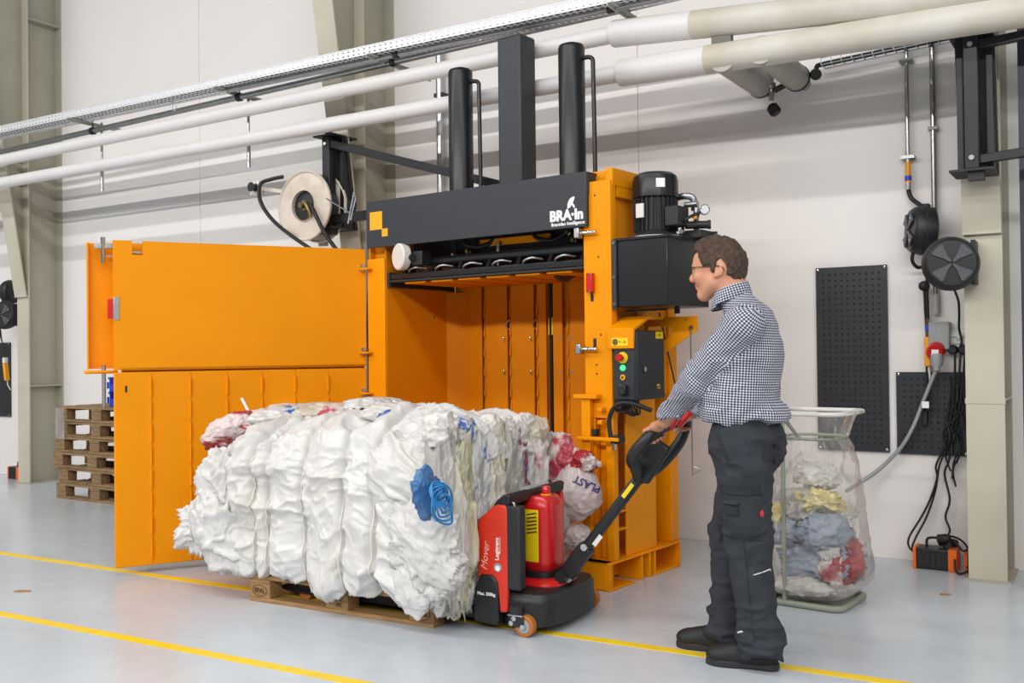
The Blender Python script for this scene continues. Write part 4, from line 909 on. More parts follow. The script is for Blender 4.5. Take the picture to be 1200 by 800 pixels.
# ================================================================ PALLETS
def pallet(loc, rz, label, m='wood', group=None, marks=False, mw=None):
    """1200 x 800 pallet, long side along x, front at y=0"""
    t = thing('wooden_pallet', label, 'pallet', loc, rz, group, mw)
    for y0, y1 in ((0, .1), (.3275, .4725), (.7, .8)):
        MB().box((0, y0, 0), (1.2, y1, .022)).build('bottom_board', m, t, .003)
        for x0 in (0, .5275, 1.055):
            b = MB().box((x0, y0+.002, .022), (x0+.145, y1-.002, .10)).build('block', m, t, .004)
            if marks and y0 == 0:
                if x0 != .5275:
                    v = MB().tube([(x0+.0725+.05*math.cos(a), .001, .061+.03*math.sin(a)) for a in np.linspace(0, 2*PI, 24)[:-1]], .0017, 5, True); v.build('oval_brand', 'brand', b)
                    text('brand_letters', 'EPAL', .034, 'brand', b, frame((x0+.0725, .0012, .061), (1, 0, 0), (0, 0, 1)), bold=.001)
                else:
                    text('brand_letters', 'IPPC 27', .024, 'brand', b, frame((x0+.07, .0012, .075), (1, 0, 0), (0, 0, 1)), bold=.0008); text('brand_letters', '971', .022, 'brand', b, frame((x0+.09, .0012, .045), (1, 0, 0), (0, 0, 1)), bold=.0008)
    for x0 in (0, .5275, 1.055): MB().box((x0, 0, .10), (x0+.145, .8, .122)).build('stringer_board', m, t, .003)
    for y0, y1 in ((0, .145), (.1925, .2925), (.3275, .4725), (.5075, .6075), (.655, .8)): MB().box((0, y0, .122), (1.2, y1, .144)).build('deck_board', m, t, .003)
    return t
pallet((-3.915, 4.0, 0), 0, 'light wooden pallet under the white film bale, its blocks branded EPAL', marks=True)
q = at_z(66, 583); SZ = math.radians(-4)
offs = ((0, 0, 0), (.01, .02, -1), (-.045, .0, .5), (-.03, .01, 1), (.0, .02, -.8), (.02, .0, .4))
words = ('bottom', 'second from the bottom', 'third from the bottom', 'fourth from the bottom', 'second from the top', 'top')
for i, (dx, dy, dr) in enumerate(offs):
    pallet((q.x+dx, q.y+dy, .1445*i), SZ+math.radians(dr), 'weathered wooden pallet, '+words[i]+' in the stack behind the open yellow door', 'woodold', 'pallets stacked behind the door')
t = thing('stretch_film', 'scrap of clear stretch film on the corner of the pallet stack', 'film', (q.x+.02, q.y-.005, .56), SZ)
M['clear'] = None
def clear_film(name, tint='f2f0ec', white=.16, rough=.12):
    m = bpy.data.materials.new(name); m.use_nodes = True; nt = m.node_tree; N = nt.nodes; L = nt.links; N.remove(N['Principled BSDF']); out = N['Material Output']
    tr = N.new('ShaderNodeBsdfTransparent'); tr.inputs[0].default_value = (.985, .983, .975, 1)
    gl = N.new('ShaderNodeBsdfGlossy'); gl.inputs['Roughness'].default_value = rough; gl.inputs[0].default_value = (1, 1, 1, 1)
    df = N.new('ShaderNodeBsdfTranslucent'); df.inputs[0].default_value = lin(tint); d2 = N.new('ShaderNodeBsdfDiffuse'); d2.inputs[0].default_value = lin(tint)
    a = N.new('ShaderNodeMixShader'); L.new(df.outputs[0], a.inputs[1]); L.new(d2.outputs[0], a.inputs[2])
    n = N.new('ShaderNodeTexNoise'); n.inputs['Scale'].default_value = 14; n.inputs['Detail'].default_value = 4
    tc = N.new('ShaderNodeTexCoord'); mp = N.new('ShaderNodeMapping'); mp.inputs['Scale'].default_value = (1, 1, .35); L.new(tc.outputs['Object'], mp.inputs[0]); L.new(mp.outputs[0], n.inputs[0])
    mr = N.new('ShaderNodeMapRange'); mr.inputs[1].default_value = .35; mr.inputs[2].default_value = .75; mr.inputs[3].default_value = white*.4; mr.inputs[4].default_value = white*1.8; L.new(n.outputs[0], mr.inputs[0])
    b = N.new('ShaderNodeMixShader'); L.new(mr.outputs[0], b.inputs[0]); L.new(tr.outputs[0], b.inputs[1]); L.new(a.outputs[0], b.inputs[2])
    lw = N.new('ShaderNodeLayerWeight'); lw.inputs[0].default_value = .25; mm = N.new('ShaderNodeMath'); mm.operation = 'MULTIPLY'; mm.inputs[1].default_value = .55; L.new(lw.outputs['Fresnel'], mm.inputs[0])
    bp = N.new('ShaderNodeBump'); bp.inputs['Strength'].default_value = .6; bp.inputs['Distance'].default_value = .02; L.new(n.outputs[0], bp.inputs['Height'])
    for x in (gl, lw): L.new(bp.outputs[0], x.inputs['Normal'])
    c = N.new('ShaderNodeMixShader'); L.new(mm.outputs[0], c.inputs[0]); L.new(b.outputs[0], c.inputs[1]); L.new(gl.outputs[0], c.inputs[2]); L.new(c.outputs[0], out.inputs[0])
    return m
M['clear'] = clear_film('clear_film')
MB().box((-.012, -.006, 0), (.13, -.004, .29)).build('film_front', 'clear', t, .0); MB().box((-.012, -.006, .0), (-.01, .2, .30)).build('film_side', 'clear', t)
def crate(x, y, z, lab):
    t = thing('storage_crate', lab, 'crate', (q.x, q.y, z), SZ)
    MB().box((x, y, 0), (x+.3, y+.24, .012)).build('bottom', 'blue', t)
    for a, b in (((x, y, 0), (x+.008, y+.24, .13)), ((x+.292, y, 0), (x+.3, y+.24, .13)), ((x, y+.232, 0), (x+.3, y+.24, .13)), ((x, y, 0), (x+.3, y+.008, .07))): MB().box(a, b).build('side_wall', 'blue', t, .002)
    MB().box((x-.008, y-.008, .115), (x+.0, y+.248, .135)).build('rim', 'blue', t, .003); MB().box((x+.3, y-.008, .115), (x+.308, y+.248, .135)).build('rim', 'blue', t, .003)
    MB().box((x+.09, y-.004, .02), (x+.2, y, .06)).build('label_holder', 'blue', t, .002)
    MB().box((x-.01, y-.02, .03), (x+.0, y+.0, .09)).build('front_lip', 'blue', t, .002)
crate(.66, .12, .868, 'lower blue plastic crate on top of the pallet stack'); crate(.665, .115, 1.004, 'upper blue plastic crate on top of the pallet stack')
# ================================================================ FILM BALE
def resample(P, n, closed):
    if closed: P = np.vstack([P, P[:1]])
    s = np.r_[0, np.cumsum(np.linalg.norm(np.diff(P, axis=0), axis=1))]; u = np.linspace(0, s[-1], n+1)[:-1] if closed else np.linspace(0, s[-1], n)
    return np.stack([np.interp(u, s, P[:, k]) for k in range(P.shape[1])], 1)
BX0, BX1, BY0, BY1, BZ0, BZ1 = -4.10, -2.64, 3.92, 5.06, .15, .945
def prof(n, e, closed):
    a = np.linspace(0, 2*PI, 4000, endpoint=False) if closed else np.linspace(-PI/2, PI/2, 3000)
    sg = lambda x: np.sign(x)*np.abs(x)**e
    return resample(np.stack([sg(np.cos(a)), sg(np.sin(a))], 1), n, closed)
tw = [float(at_y(p, 590, 3.9).x) for p in (287, 303, 347, 398, 436)]
def bale_points():
    NU, NV = 430, 460
    A = prof(NU, .32, False); L = prof(NV, .42, True)          # A: (r, x) ; L: (y, z)
    hx, hy, hz = (BX1-BX0)/2, (BY1-BY0)/2, (BZ1-BZ0)/2
    P = np.zeros((NU, NV, 3)); P[..., 0] = (BX0+BX1)/2+hx*A[:, 1][:, None]; r = A[:, 0][:, None]
    P[..., 1] = (BY0+BY1)/2+hy*r*L[:, 0]; P[..., 2] = (BZ0+BZ1)/2+hz*r*L[:, 1]
    du = np.gradient(P, axis=0); dv = np.roll(P, -1, 1)-np.roll(P, 1, 1); N = np.cross(du, dv); N /= np.linalg.norm(N, axis=-1, keepdims=True)+1e-9
    if ((P-P.mean((0, 1)))*N).sum() < 0: N = -N
    x, y, z = P[..., 0], P[..., 1], P[..., 2]
    wob = .02*vnoise(np.stack([x*0, y*2, z*2.5], -1), 3)
    D = np.min(np.abs((x+wob)[..., None]-np.array(tw)), -1)
    d = .045*(1-np.exp(-D/.05))-.03*np.exp(-(D/.013)**2)
    d += .05*fbm(P*np.array((1.6, 1.6, 2.0)), 2, 1)
    q = P+.09*np.stack([vnoise(P*3.2, 8), vnoise(P*3.2, 9), vnoise(P*3.2, 10)], -1)+.02*np.stack([vnoise(P*11, 18), vnoise(P*11, 19), vnoise(P*11, 20)], -1)
    rd = lambda X, s_, e=5: (1-np.abs(vnoise(X, s_)))**e
    tl = q+.35*q[..., [2, 0, 1]]; tr2 = q-.45*q[..., [2, 0, 1]]
    d += .040*(rd(q*np.array((2.4, 2.4, 4.6)), 4, 3)-.3)                      # big horizontal folds
    d += .030*(rd(tl*np.array((3.2, 3.2, 6.0)), 5)-.2)
    d += .020*(rd(tr2*np.array((5.5, 5.5, 8.)), 15)-.2)
    d += .010*(rd(tl*np.array((11, 11, 14.)), 16)-.2)
    d += .020*np.exp(-D/.06)*(rd(q*np.array((5, 10, 17)), 6)-.2)
    d += .005*(rd(tr2*np.array((21, 21, 25.)), 7)-.2)
    end = np.clip((BX0+.22-x)/.22, 0, 1); d += end*.035*(rd(q*6, 12)-.3)
    # upper edge leans in, lower front bulges out
    P = P+N*d[..., None]
    P[..., 2] -= .075*np.clip((4.06-P[..., 1])/.12, 0, 1)*np.clip((.62-P[..., 2])/.4, 0, 1)*(1+.45*vnoise(P*np.array((5, 0, 0)), 77))
    return P
P_ = bale_points()
bale = thing('film_bale', 'big bale of crumpled white plastic film tied with twine on the pallet', 'bale', (-3.37, 4.5, .144))
off = np.array(bale.location)
mesh_obj('white_film', fast_mesh('white_film', (P_-off).reshape(-1, 3), grid_faces(P_.shape[0], P_.shape[1], False, True)), 'film', bale, smooth=180)
for x in tw:
    i = int(np.argmin(np.abs(P_[80:-80, :, 0].mean(1)-x)))+80
    MB().tube([Vector(p) for p in (P_[i, ::4]-off+(P_[i, ::4]-P_[i].mean(0))*.008)], .0032, 6, True).build('twine', 'twine', bale, smooth=60)
def bb(name, m, px, py, y, r, seed, **k):
    c = at_y(px, py, y); return blob(name, m, bale, np.array(c)-off, r, seed, **k)
kf = dict(nu=110, nv=70)
# drapes at the front corner and at the left end
fo = dict(fold=(.7, 1, 2.0), rot=(.55, 'Y'))
bb('draped_sheet', 'film', 497, 635, 3.92, (.22, .11, .2), 3, amp=.34, freq=2.2, fine=.06, **fo, **kf)
bb('draped_sheet', 'film', 485, 685, 3.90, (.11, .06, .15), 4, amp=.3, freq=2.0, fine=.05, **kf)
bb('draped_sheet', 'film', 522, 672, 3.94, (.10, .09, .14), 24, amp=.34, freq=2.2, fine=.06, **fo, **kf)
bb('draped_sheet', 'film', 476, 565, 3.97, (.25, .1, .2), 5, amp=.32, freq=2.2, fine=.05, **fo, **kf)
bb('draped_sheet', 'film', 505, 528, 4.03, (.13, .1, .14), 6, amp=.26, freq=2.0, fine=.05, **kf)
bb('draped_sheet', 'film', 262, 620, 4.0, (.2, .14, .26), 7, amp=.42, freq=2.4, fine=.07, **kf)
bb('draped_sheet', 'film', 240, 612, 4.1, (.14, .15, .17), 8, amp=.5, freq=3.0, fine=.12, **kf)
bb('draped_sheet', 'film', 262, 565, 4.0, (.15, .12, .2), 9, amp=.4, freq=2.4, fine=.06, **kf)
bb('printed_sheet', 'filmredsheet', 270, 505, 4.18, (.17, .14, .085), 10, amp=.2, freq=2.4, fine=.05, rot=(-.5, 'Y'), **kf)
# scraps along the top
for i, (px, py, y, r, m) in enumerate(((315, 490, 4.35, (.17, .2, .05), 'filmtop'), (345, 487, 4.5, (.16, .2, .06), 'filmblue'), (375, 484, 4.6, (.2, .22, .06), 'filmcream'), (405, 484, 4.6, (.15, .2, .055), 'filmpink'), (432, 481, 4.6, (.13, .18, .07), 'film'),
                                         (460, 485, 4.4, (.17, .22, .06), 'filmtop'), (480, 488, 4.35, (.15, .2, .055), 'filmblue'), (510, 489, 4.45, (.14, .16, .06), 'filmblue'), (440, 476, 4.95, (.25, .14, .05), 'film'), (330, 480, 4.95, (.25, .12, .04), 'filmtop'))):
    bb('film_scrap', m, px, py-1, y, r, 40+i, amp=.24, freq=2.6, fine=.07, nu=80, nv=50)
c = at_y(425, 484, 4.25)
MB().tube(spline([c+Vector(v)-Vector(off) for v in ((-.06, 0, .02), (-.03, -.02, -.02), (0, 0, .02), (.03, -.01, -.01), (.07, 0, .0))], 5), .012, 6).build('black_scrap', 'black', bale, smooth=60)
# folded clear film on the right-hand end, one sheet after another
EX = -2.63
folds = ((515, 'filmgrey', .05), (524, 'filmyellow', .05), (536, 'filmolive', .05), (550, 'filmblue', .055), (563, 'filmcream', .055), (575, 'filmyellow', .05), (585, 'filmgrey', .05), (597, 'filmpurple', .055), (606, 'filmblue', .045), (615, 'filmred', .055), (627, 'filmcream', .05), (640, 'filmcream', .06))
for i, (px, m, w) in enumerate(folds):
    y = float(at_x(px, 560, EX).y)
    blob('film_fold', m, bale, np.array((EX+(.0, .03, -.01, .015, .04)[i % 5], y, (.50 if i < 8 else .45)+(.0, -.03, .02)[i % 3]))-off, (.085+.01*(i % 2), w*1.5, .42 if i < 8 else .36), 60+i, amp=.34, freq=5.5, nu=80, nv=120, fold=(1, 1.5, .42), fine=.1, sq=.65)
for i, (px, py, m, r) in enumerate(((518, 495, 'filmtop', .085), (541, 497, 'filmblue', .08), (556, 500, 'film', .07), (573, 497, 'filmtop', .085), (592, 497, 'film', .09), (607, 492, 'filmtop', .07), (620, 497, 'filmcream', .095), (613, 485, 'film', .055), (638, 510, 'filmgrey', .08))):
    c = at_x(px, py+12, EX+.0); blob('film_bulge', m, bale, np.array(c)-off, (r*.95, r*1.25, r*1.2), 80+i, amp=.34, freq=1.7, nu=90, nv=60, fine=.06)
for i, (px, py, m, r) in enumerate(((545, 640, 'filmgrey', (.08, .1, .22)), (572, 600, 'filmtop', (.1, .1, .14)), (540, 690, 'film', (.07, .08, .1)), (555, 560, 'filmgrey', (.06, .06, .2)))):
    c = at_x(px, py, EX+.03); blob('film_fold', m, bale, np.array(c)-off, r, 95+i, amp=.22, freq=3, nu=80, nv=60, fold=(1, 1, .4), fine=.06)
# pink lump of bags at the far right end
bb('bag_lump', 'filmpink', 659, 548, 4.98, (.095, .1, .2), 101, amp=.2, freq=2.4, fine=.05, **kf)
M['filmlump'] = film('pinkish_film', 'dfd3d2', 'd9bcbc', 5, (.5, .75), trans=.2)
lump = bb('bag_lump', 'filmlump', 677, 577, 4.93, (.135, .11, .16), 102, amp=.16, freq=2.0, fine=.035, **kf)
bb('bag_lump', 'filmred', 686, 542, 4.93, (.075, .07, .06), 103, amp=.4, freq=2.4, fine=.08); bb('bag_lump', 'filmlump', 674, 628, 4.93, (.08, .07, .07), 104, amp=.3, freq=2.4, fine=.06); bb('bag_lump', 'filmgrey', 655, 595, 4.86, (.06, .08, .16), 105, amp=.2, freq=2.4)
bb('bag_lump', 'filmpink', 668, 540, 4.95, (.08, .08, .1), 106, amp=.3, freq=2.4, fine=.06)
# blue strap bundle beside the front corner
c = at_x(515, 583, -2.49)-Vector(off)
M['bluefilm'] = film('blue_film', '3a6ea8', '5b8cc0', 6, (.4, .6), trans=.2)
for k in range(7):
    a = .012+.0075*k
    MB().tube([c+Vector((.012*math.sin(3*t+k)+.012, .1*a+1.5*a*math.cos(t)-.7*a*math.sin(t)+.012*math.sin(k), a*1.75*math.sin(t)-.004*k)) for t in np.linspace(0, 2*PI, 25)[:-1]], .0052, 6, True).build('blue_strap', 'bluestrap', bale, smooth=60)
blob('blue_sheet', 'bluefilm', bale, np.array(c)+np.array((-.075, -.0, .02)), (.04, .10, .13), 110, amp=.35, freq=2)
# lettering wrapped on the pink lump
def wrap_text(body, size, m, par, target, o, xa, ya, lift=.004):
    t = text('bag_lettering', body, size, m, par, frame(o, xa, ya), ext=0, bold=size*.03); me = t.data
    bm = bmesh.new(); bm.from_mesh(me); bmesh.ops.subdivide_edges(bm, edges=[e for e in bm.edges if e.calc_length() > size*.25], cuts=2); 
    vt = BVHTree.FromPolygons([v.co for v in target.data.vertices], [p.vertices for p in target.data.polygons])
    n = Vector(xa).cross(Vector(ya)).normalized()
    for v in bm.verts:
        h = vt.ray_cast(v.co, -n)
        if h[0]: v.co = h[0]+n*lift
    bm.to_mesh(me); bm.free()
c = Vector(at_y(686, 566, 4.93))-Vector(off); vd = Vector((CC[0]-c.x-off[0], CC[1]-c.y-off[1], CC[2]-c.z-off[2])).normalized()
xr = (Vector((-1, -.35, 0))*.9+Vector((0, 0, .42))).normalized(); yu = vd.cross(xr).normalized()
wrap_text('PLAST', .056, 'ink', bale, lump, c+vd*.3, xr, yu)
# thin white stick standing out of the bale
a = at_y(301, 489, 4.4); b = at_y(283, 466, 4.35)
t = thing('plastic_stick', 'thin white stick poking out of the bale top in front of the door', 'stick', a); MB().cyl((0, 0, -.06), b-a, .009, 10).build('rod', 'white', t, smooth=40)
# ================================================================ PALLET TRUCK
tk = thing('pallet_truck', 'red and black electric pallet truck under the bale, steered by the man', 'pallet truck', (-2.3, 4.4, 0))
def T(name, a, b, m, bev=.006, par=None, seg=2): return MB().box(Vector(a)-Vector((-2.3, 4.4, 0)), Vector(b)-Vector((-2.3, 4.4, 0))).build(name, m, par or tk, bev, seg)
L_ = lambda p: Vector(p)-Vector((-2.3, 4.4, 0))
for y0, y1 in ((4.125, 4.295), (4.505, 4.675)):
    MB().prism([(-.12+.0, .04), (-.12, .095), (-1.35, .095), (-1.5, .07), (-1.5, .05), (-1.45, .04)], 'y', y0-4.4, y1-4.4).build('fork', 'blackmatt', tk, .004)
    w = MB().cyl(L_((-3.65, y0+.02, .042)), L_((-3.65, y1-.02, .042)), .041, 20).build('load_roller', 'orangetread', tk, smooth=40)
# red side panels, black mast, hood
for sy, ya, yb in ((1, 4.095, 4.125), (-1, 4.675, 4.705)):
    pts = [(-2.52, .20), (-2.52, .515), (-2.505, .535), (-2.435, .592), (-2.41, .602), (-2.37, .602), (-2.357, .585), (-2.357, .105), (-2.365, .095), (-2.40, .09), (-2.41, .20)]
    p = MB().prism([(x+2.3, z) for x, z in pts], 'y', ya-4.4, yb-4.4).build('side_panel', 'redpanel', tk, .008, 3)
    p2_ = MB().prism([(x+2.3, z) for x, z in ((-2.54, .035), (-2.54, .19), (-2.50, .265), (-2.435, .268), (-2.408, .235), (-2.40, .06), (-2.41, .03))], 'y', ya-.012*sy-4.4 if sy > 0 else ya-4.4, yb-4.4+.012*(sy < 0)).build('fork_carriage', 'black', tk, .008)
    if sy > 0:
        R90 = lambda x, z, y: frame((x+2.3, y-4.4, z), (.0, 0, 1), (-1, 0, 0))
        text('panel_lettering', 'Logitrans', .029, 'white', p, R90(-2.412, .392, 4.0945), bold=.0007); T('lettering_rule', (-2.396, 4.0935, .375), (-2.394, 4.0945, .45), 'white', 0, p)
        text('panel_lettering', 'Mover', .056, 'whitefaint', p, frame((-2.485+2.3, 4.0945-4.4, .375), (.12, 0, 1), (-1, 0, .12)), shear=.35) if 'whitefaint' in M else None
        MB().lathe([(.021, 0), (.021, .0015)], L_((-2.408, 4.094, .305)), (0, -1, 0), 24).build('round_badge', 'greyplastic', p); MB().lathe([(.013, 0), (.013, .001)], L_((-2.408, 4.092, .301)), (0, -1, 0), 20).build('badge_centre', 'white', p)
        text('load_lettering', 'Max. 350kg', .0215, 'white', p2_, frame((-2.467+2.3, 4.0825-4.4, .175), (1, 0, 0), (0, 0, 1)), bold=.0007)
M['whitefaint'] = mat('faint_print', 'f0b8a8', .5, var=.01)
p = [o for o in tk.children if o.name.startswith('side_panel')][0]
text('panel_lettering', 'Mover', .050, 'whitefaint', p, frame((-2.478+2.3, 4.0945-4.4, .352), (.12, 0, 1), (-1, 0, .12)), shear=.35)
MB().prism([(x+2.3, z) for x, z in ((-2.50, .09), (-2.50, .52), (-2.42, .61), (-2.41, .62), (-2.405, .62), (-2.405, .24), (-2.40, .2), (-2.40, .09))], 'y', -.26, .26).build('mast_housing', 'blackmatt', tk, .012)
MB().prism([(x+2.3, z) for x, z in ((-2.49, .53), (-2.42, .622), (-2.385, .648), (-2.36, .655), (-2.345, .645), (-2.35, .60), (-2.40, .585), (-2.47, .515))], 'y', -.29, .29).build('hood', 'black', tk, .012, 3)
T('hood_screen', (-2.40, 4.3, .640), (-2.355, 4.45, .66), 'greyplastic', .004)
MB().tube(spline([L_(v) for v in ((-2.335, 4.115, .615), (-2.325, 4.112, .61), (-2.325, 4.112, .585), (-2.345, 4.112, .58), (-2.35, 4.112, .592))], 6), .006, 8).build('coat_hook', 'steel', tk, smooth=60)
T('black_flank', (-2.40, 4.10, .2), (-2.29, 4.16, .60), 'blackmatt', .01)
# battery canister
def rrect(rx, ry, n=3.2, k=48): return [(rx*np.sign(math.cos(a))*abs(math.cos(a))**(2/n), ry*np.sign(math.sin(a))*abs(math.sin(a))**(2/n)) for a in np.linspace(0, 2*PI, k, endpoint=False)]
def canister(name, prof_, cx, cy, rx, ry, m, par, sm=35):
    base = rrect(rx, ry); return MB().grid(np.array([[(cx+2.3+x*s, cy-4.4+y*s, z) for x, y in base] for s, z in prof_]), False, True).build(name, m, par, smooth=sm)
bx, by = -2.325, 4.40
bt = canister('battery', ((.02, .25), (.86, .25), (.93, .262), (1.0, .30), (1.0, .555), (.97, .58), (.8, .61), (.72, .618), (.02, .618)), bx, by, .086, .098, 'red', tk)
MB().lathe([(.026, .61), (.026, .622)], (bx+2.3+.02, by-4.4, 0), (0, 0, 1), 20).build('cap_ring', 'yellow', bt, smooth=40); MB().lathe([(.022, .622), (.022, .655), (.018, .66)], (bx+2.3+.02, by-4.4, 0), (0, 0, 1), 20).build('cap', 'red', bt, smooth=40)
base = rrect(.0875, .0995, 3.2, 160); seg = [p for p in base if p[1] < 0 and -.05 < p[0] < .03]; seg.sort()
pts = np.array([[(bx+2.3+x, by-4.4+y, z) for x, y in seg] for z in np.linspace(.30, .555, 8)])
MB().grid(pts).build('yellow_stripe', 'yellow', bt, smooth=60)
for k in range(6):
    z = .535-.018*k
    MB().bar((bx+2.3-.035, by-4.4-.100, z-.006), (bx+2.3+.018, by-4.4-.1005, z+.004), .003, .0055).build('vent_slot', 'black', bt)
canister('collar', ((.02, .222), (1, .222), (1, .254), (.02, .254)), bx, by, .09, .11, 'black', tk); canister('red_base', ((1.0, .185), (1.0, .20), (.93, .215), (.8, .224), (.02, .226)), bx+.015, by, .13, .16, 'red', tk)
canister('chassis', ((.02, .04), (1, .04), (1.0, .145), (.985, .168), (.93, .186), (.8, .194), (.02, .196)), -2.285, 4.4, .155, .30, 'black', tk)
T('chassis_arm', (-2.47, 4.11, .09), (-2.3, 4.2, .175), 'black', .015, seg=3); T('chassis_arm', (-2.47, 4.6, .09), (-2.3, 4.69, .175), 'black', .015, seg=3); T('chassis_deck', (-2.48, 4.2, .09), (-2.3, 4.6, .17), 'black', .01)
T('battery_bracket', (-2.40, 4.14, .17), (-2.345, 4.24, .26), 'blackmatt', .01)
def caster(x, y):
    c = T('caster_fork', (x-.075, y-.03, .045), (x+.005, y-.022, .095), 'blackmatt', .006); T('fork_side', (x-.075, y+.022, .045), (x+.005, y+.03, .095), 'blackmatt', .006, c)
    MB().lathe([(.03, 0), (.034, .02), (.034, .05), (.025, .055)], L_((x-.05, y, .085)), (0, 0, 1), 18).build('swivel_head', 'blackmatt', c, smooth=40)
    MB().cyl(L_((x-.0, y-.02, .05)), L_((x, y+.02, .05)), .05, 24).build('wheel', 'orangetread', c, bev=.004); MB().cyl(L_((x, y-.0225, .05)), L_((x, y+.0225, .05)), .031, 20).build('wheel_hub', 'greyplastic', c, smooth=40)
    for q_ in ((x-.06, .062), (x-.045, .085), (x, .05)): MB().cyl(L_((q_[0], y-.036, q_[1])), L_((q_[0], y-.03, q_[1])), .012, 10).build('axle_bolt', 'chrome', c, smooth=40)
    T('axle_plate', (x-.08, y-.034, .095), (x-.0, y+.034, .102), 'steel', .002, c)
caster(-2.255, 4.085); caster(-2.215, 4.71)
# tiller
tp = Vector((-2.19, 4.385, .235)); tip = Vector((-1.80, 4.40, .735)); d = tip-tp
MB().cyl(L_(tp+Vector((0, -.075, 0))), L_(tp+Vector((0, .075, 0))), .03, 18).build('tiller_pivot', 'black', tk, smooth=40)
MB().bar(L_(tp-d*.03), L_(tp+d*.30), .075, .07, (0, 1, 0)).build('tiller_root', 'black', tk, .012, 3); MB().bar(L_(tp+d*.22), L_(tip), .05, .055, (0, 1, 0)).build('tiller_arm', 'black', tk, .016, 3)
for s in (.0, .30): MB().cyl(L_(tp+d*s+Vector((0, -.05, 0))), L_(tp+d*s+Vector((0, -.036, 0))), .017, 14).build('tiller_bolt', 'chrome', tk, smooth=40)
MB().cyl(L_(tp+Vector((.035, -.05, -.015))), L_(tp+Vector((.035, -.036, -.015))), .012, 12).build('tiller_bolt', 'chrome', tk)
MB().bar(L_(tp+d*.80+Vector((0, -.029, 0))), L_(tp+d*.93+Vector((0, -.029, 0))), .02, .001, (0, 1, 0)).build('yellow_sticker', 'yellow', tk)
MB().bar(L_(tp+d*.36+Vector((0.02, -.029, -.02))), L_(tp+d*.46+Vector((.02, -.029, -.02))), .022, .001, (0, 1, 0)).build('tiller_label', 'whiteplastic', tk)
# handle head: a loop with a cross grip
HL = Vector((-1.695, 4.245, .935)); HR = Vector((-1.625, 4.565, .985))
loop = spline([tip-d*.03, Vector((-1.79, 4.33, .78)), Vector((-1.775, 4.25, .84)), HL, Vector((-1.66, 4.32, .968)), Vector((-1.645, 4.41, .975)), Vector((-1.63, 4.5, .99)), HR, Vector((-1.66, 4.56, .89)), Vector((-1.73, 4.49, .79)), tip-d*.03], 7)
rr = [.024+.007*math.sin(i*.12) for i in range(len(loop))]
MB().tube([L_(p) for p in loop], rr, 12).build('handle_loop', 'black', tk, smooth=60)
MB().bar(L_(tip-d*.02), L_((-1.69, 4.41, .90)), .11, .05, (0, 1, 0)).build('handle_head', 'black', tk, .015, 3)
MB().bar(L_((-1.80, 4.335, .85)), L_((-1.755, 4.335, .91)), .028, .004, (-.7, -.7, .2)).build('handle_label', 'white', tk)
MB().cyl(L_((-1.705, 4.465, .86)), L_((-1.695, 4.43, .872)), .018, 16).build('orange_button', 'amber', tk, smooth=40)
for p, q_ in (((-1.655, 4.37, .975), (-1.615, 4.37, 1.03)), ((-1.64, 4.44, .98), (-1.58, 4.46, 1.05))): MB().bar(L_(p), L_(q_), .062, .045, (0, 1, 0)).build('red_lever', 'red', tk, .012, 3)
MB().bar(L_((-1.70, 4.43, .91)), L_((-1.625, 4.49, 1.0)), .035, .03, (0, 0, 1)).build('grey_grip_strip', 'greyplastic2', tk, .006) if 'greyplastic2' in M else None
# ================================================================ WASTE SACK ON ITS STAND
SR = math.radians(-8); SC = Vector((-1.215, 5.37, 0))
st = thing('sack_holder', 'grey steel sack holder with ring, post and base frame behind the man', 'sack holder', SC, SR)
def rr_loop(rx, ry, z, rad=.06, k=8):
    out = []
    for cx_, cy_, a0 in ((rx-rad, ry-rad, 0), (-rx+rad, ry-rad, 90), (-rx+rad, -ry+rad, 180), (rx-rad, -ry+rad, 270)):
        out += [Vector((cx_+rad*math.cos(math.radians(a0+90*i/k)), cy_+rad*math.sin(math.radians(a0+90*i/k)), z)) for i in range(k+1)]
    return out
MB().tube(rr_loop(.20, .20, .018, .05), .017, 10, True).build('base_frame', 'olive', st, smooth=60)
MB().box((-.19, -.19, .0), (.19, .19, .008)).build('base_sheet', 'olive', st)
MB().cyl((-.085, -.205, .015), (-.085, -.205, .99), .0115, 12).build('post', 'olive', st, smooth=40); MB().bar((-.085, -.2, .98), (-.03, -.12, .86), .02, .012).build('brace', 'olive', st)
MB().tube(rr_loop(.155, .155, .862, .1), .008, 8, True).build('clamp_ring', 'olive', st, smooth=60); MB().tube(rr_loop(.212, .212, .995, .07), .012, 8, True).build('top_ring', 'whiteplastic', st, smooth=60)
MB().cyl((-.085, -.2, .86), (-.085, -.15, .86), .008, 8).build('ring_tie', 'olive', st)
prof_s = [(.232, .985), (.24, 1.0), (.225, 1.005), (.205, .98), (.185, .93), (.165, .872), (.16, .86), (.175, .82), (.2, .74), (.222, .62), (.245, .48), (.262, .34), (.268, .24), (.258, .14), (.225, .07), (.17, .04), (.02, .036)]
NS = 96; PP = []; pz = resample(np.array(prof_s), 90, False)
for r_, z_ in pz:
    row = []
    for j in range(NS):
        a = 2*PI*j/NS; e = 3.0 if z_ > .8 else 2.6; c_, s_ = math.cos(a), math.sin(a)
        f = (abs(c_)**e+abs(s_)**e)**(-1/e); row.append((r_*f*c_, r_*f*s_, z_))
    PP.append(row)
PP = np.array(PP); w = np.clip((.86-PP[..., 2])/.1, 0, 1)*np.clip(PP[..., 2]/.1, .3, 1)
nn = PP*np.array((1, 1, 0)); nn /= np.linalg.norm(nn, axis=-1, keepdims=True)+1e-6
pl = np.exp(-np.abs(PP[..., 2]-.86)/.09)*.010*np.sin(np.arctan2(PP[..., 1], PP[..., 0])*26+3*vnoise(PP*4, 2))
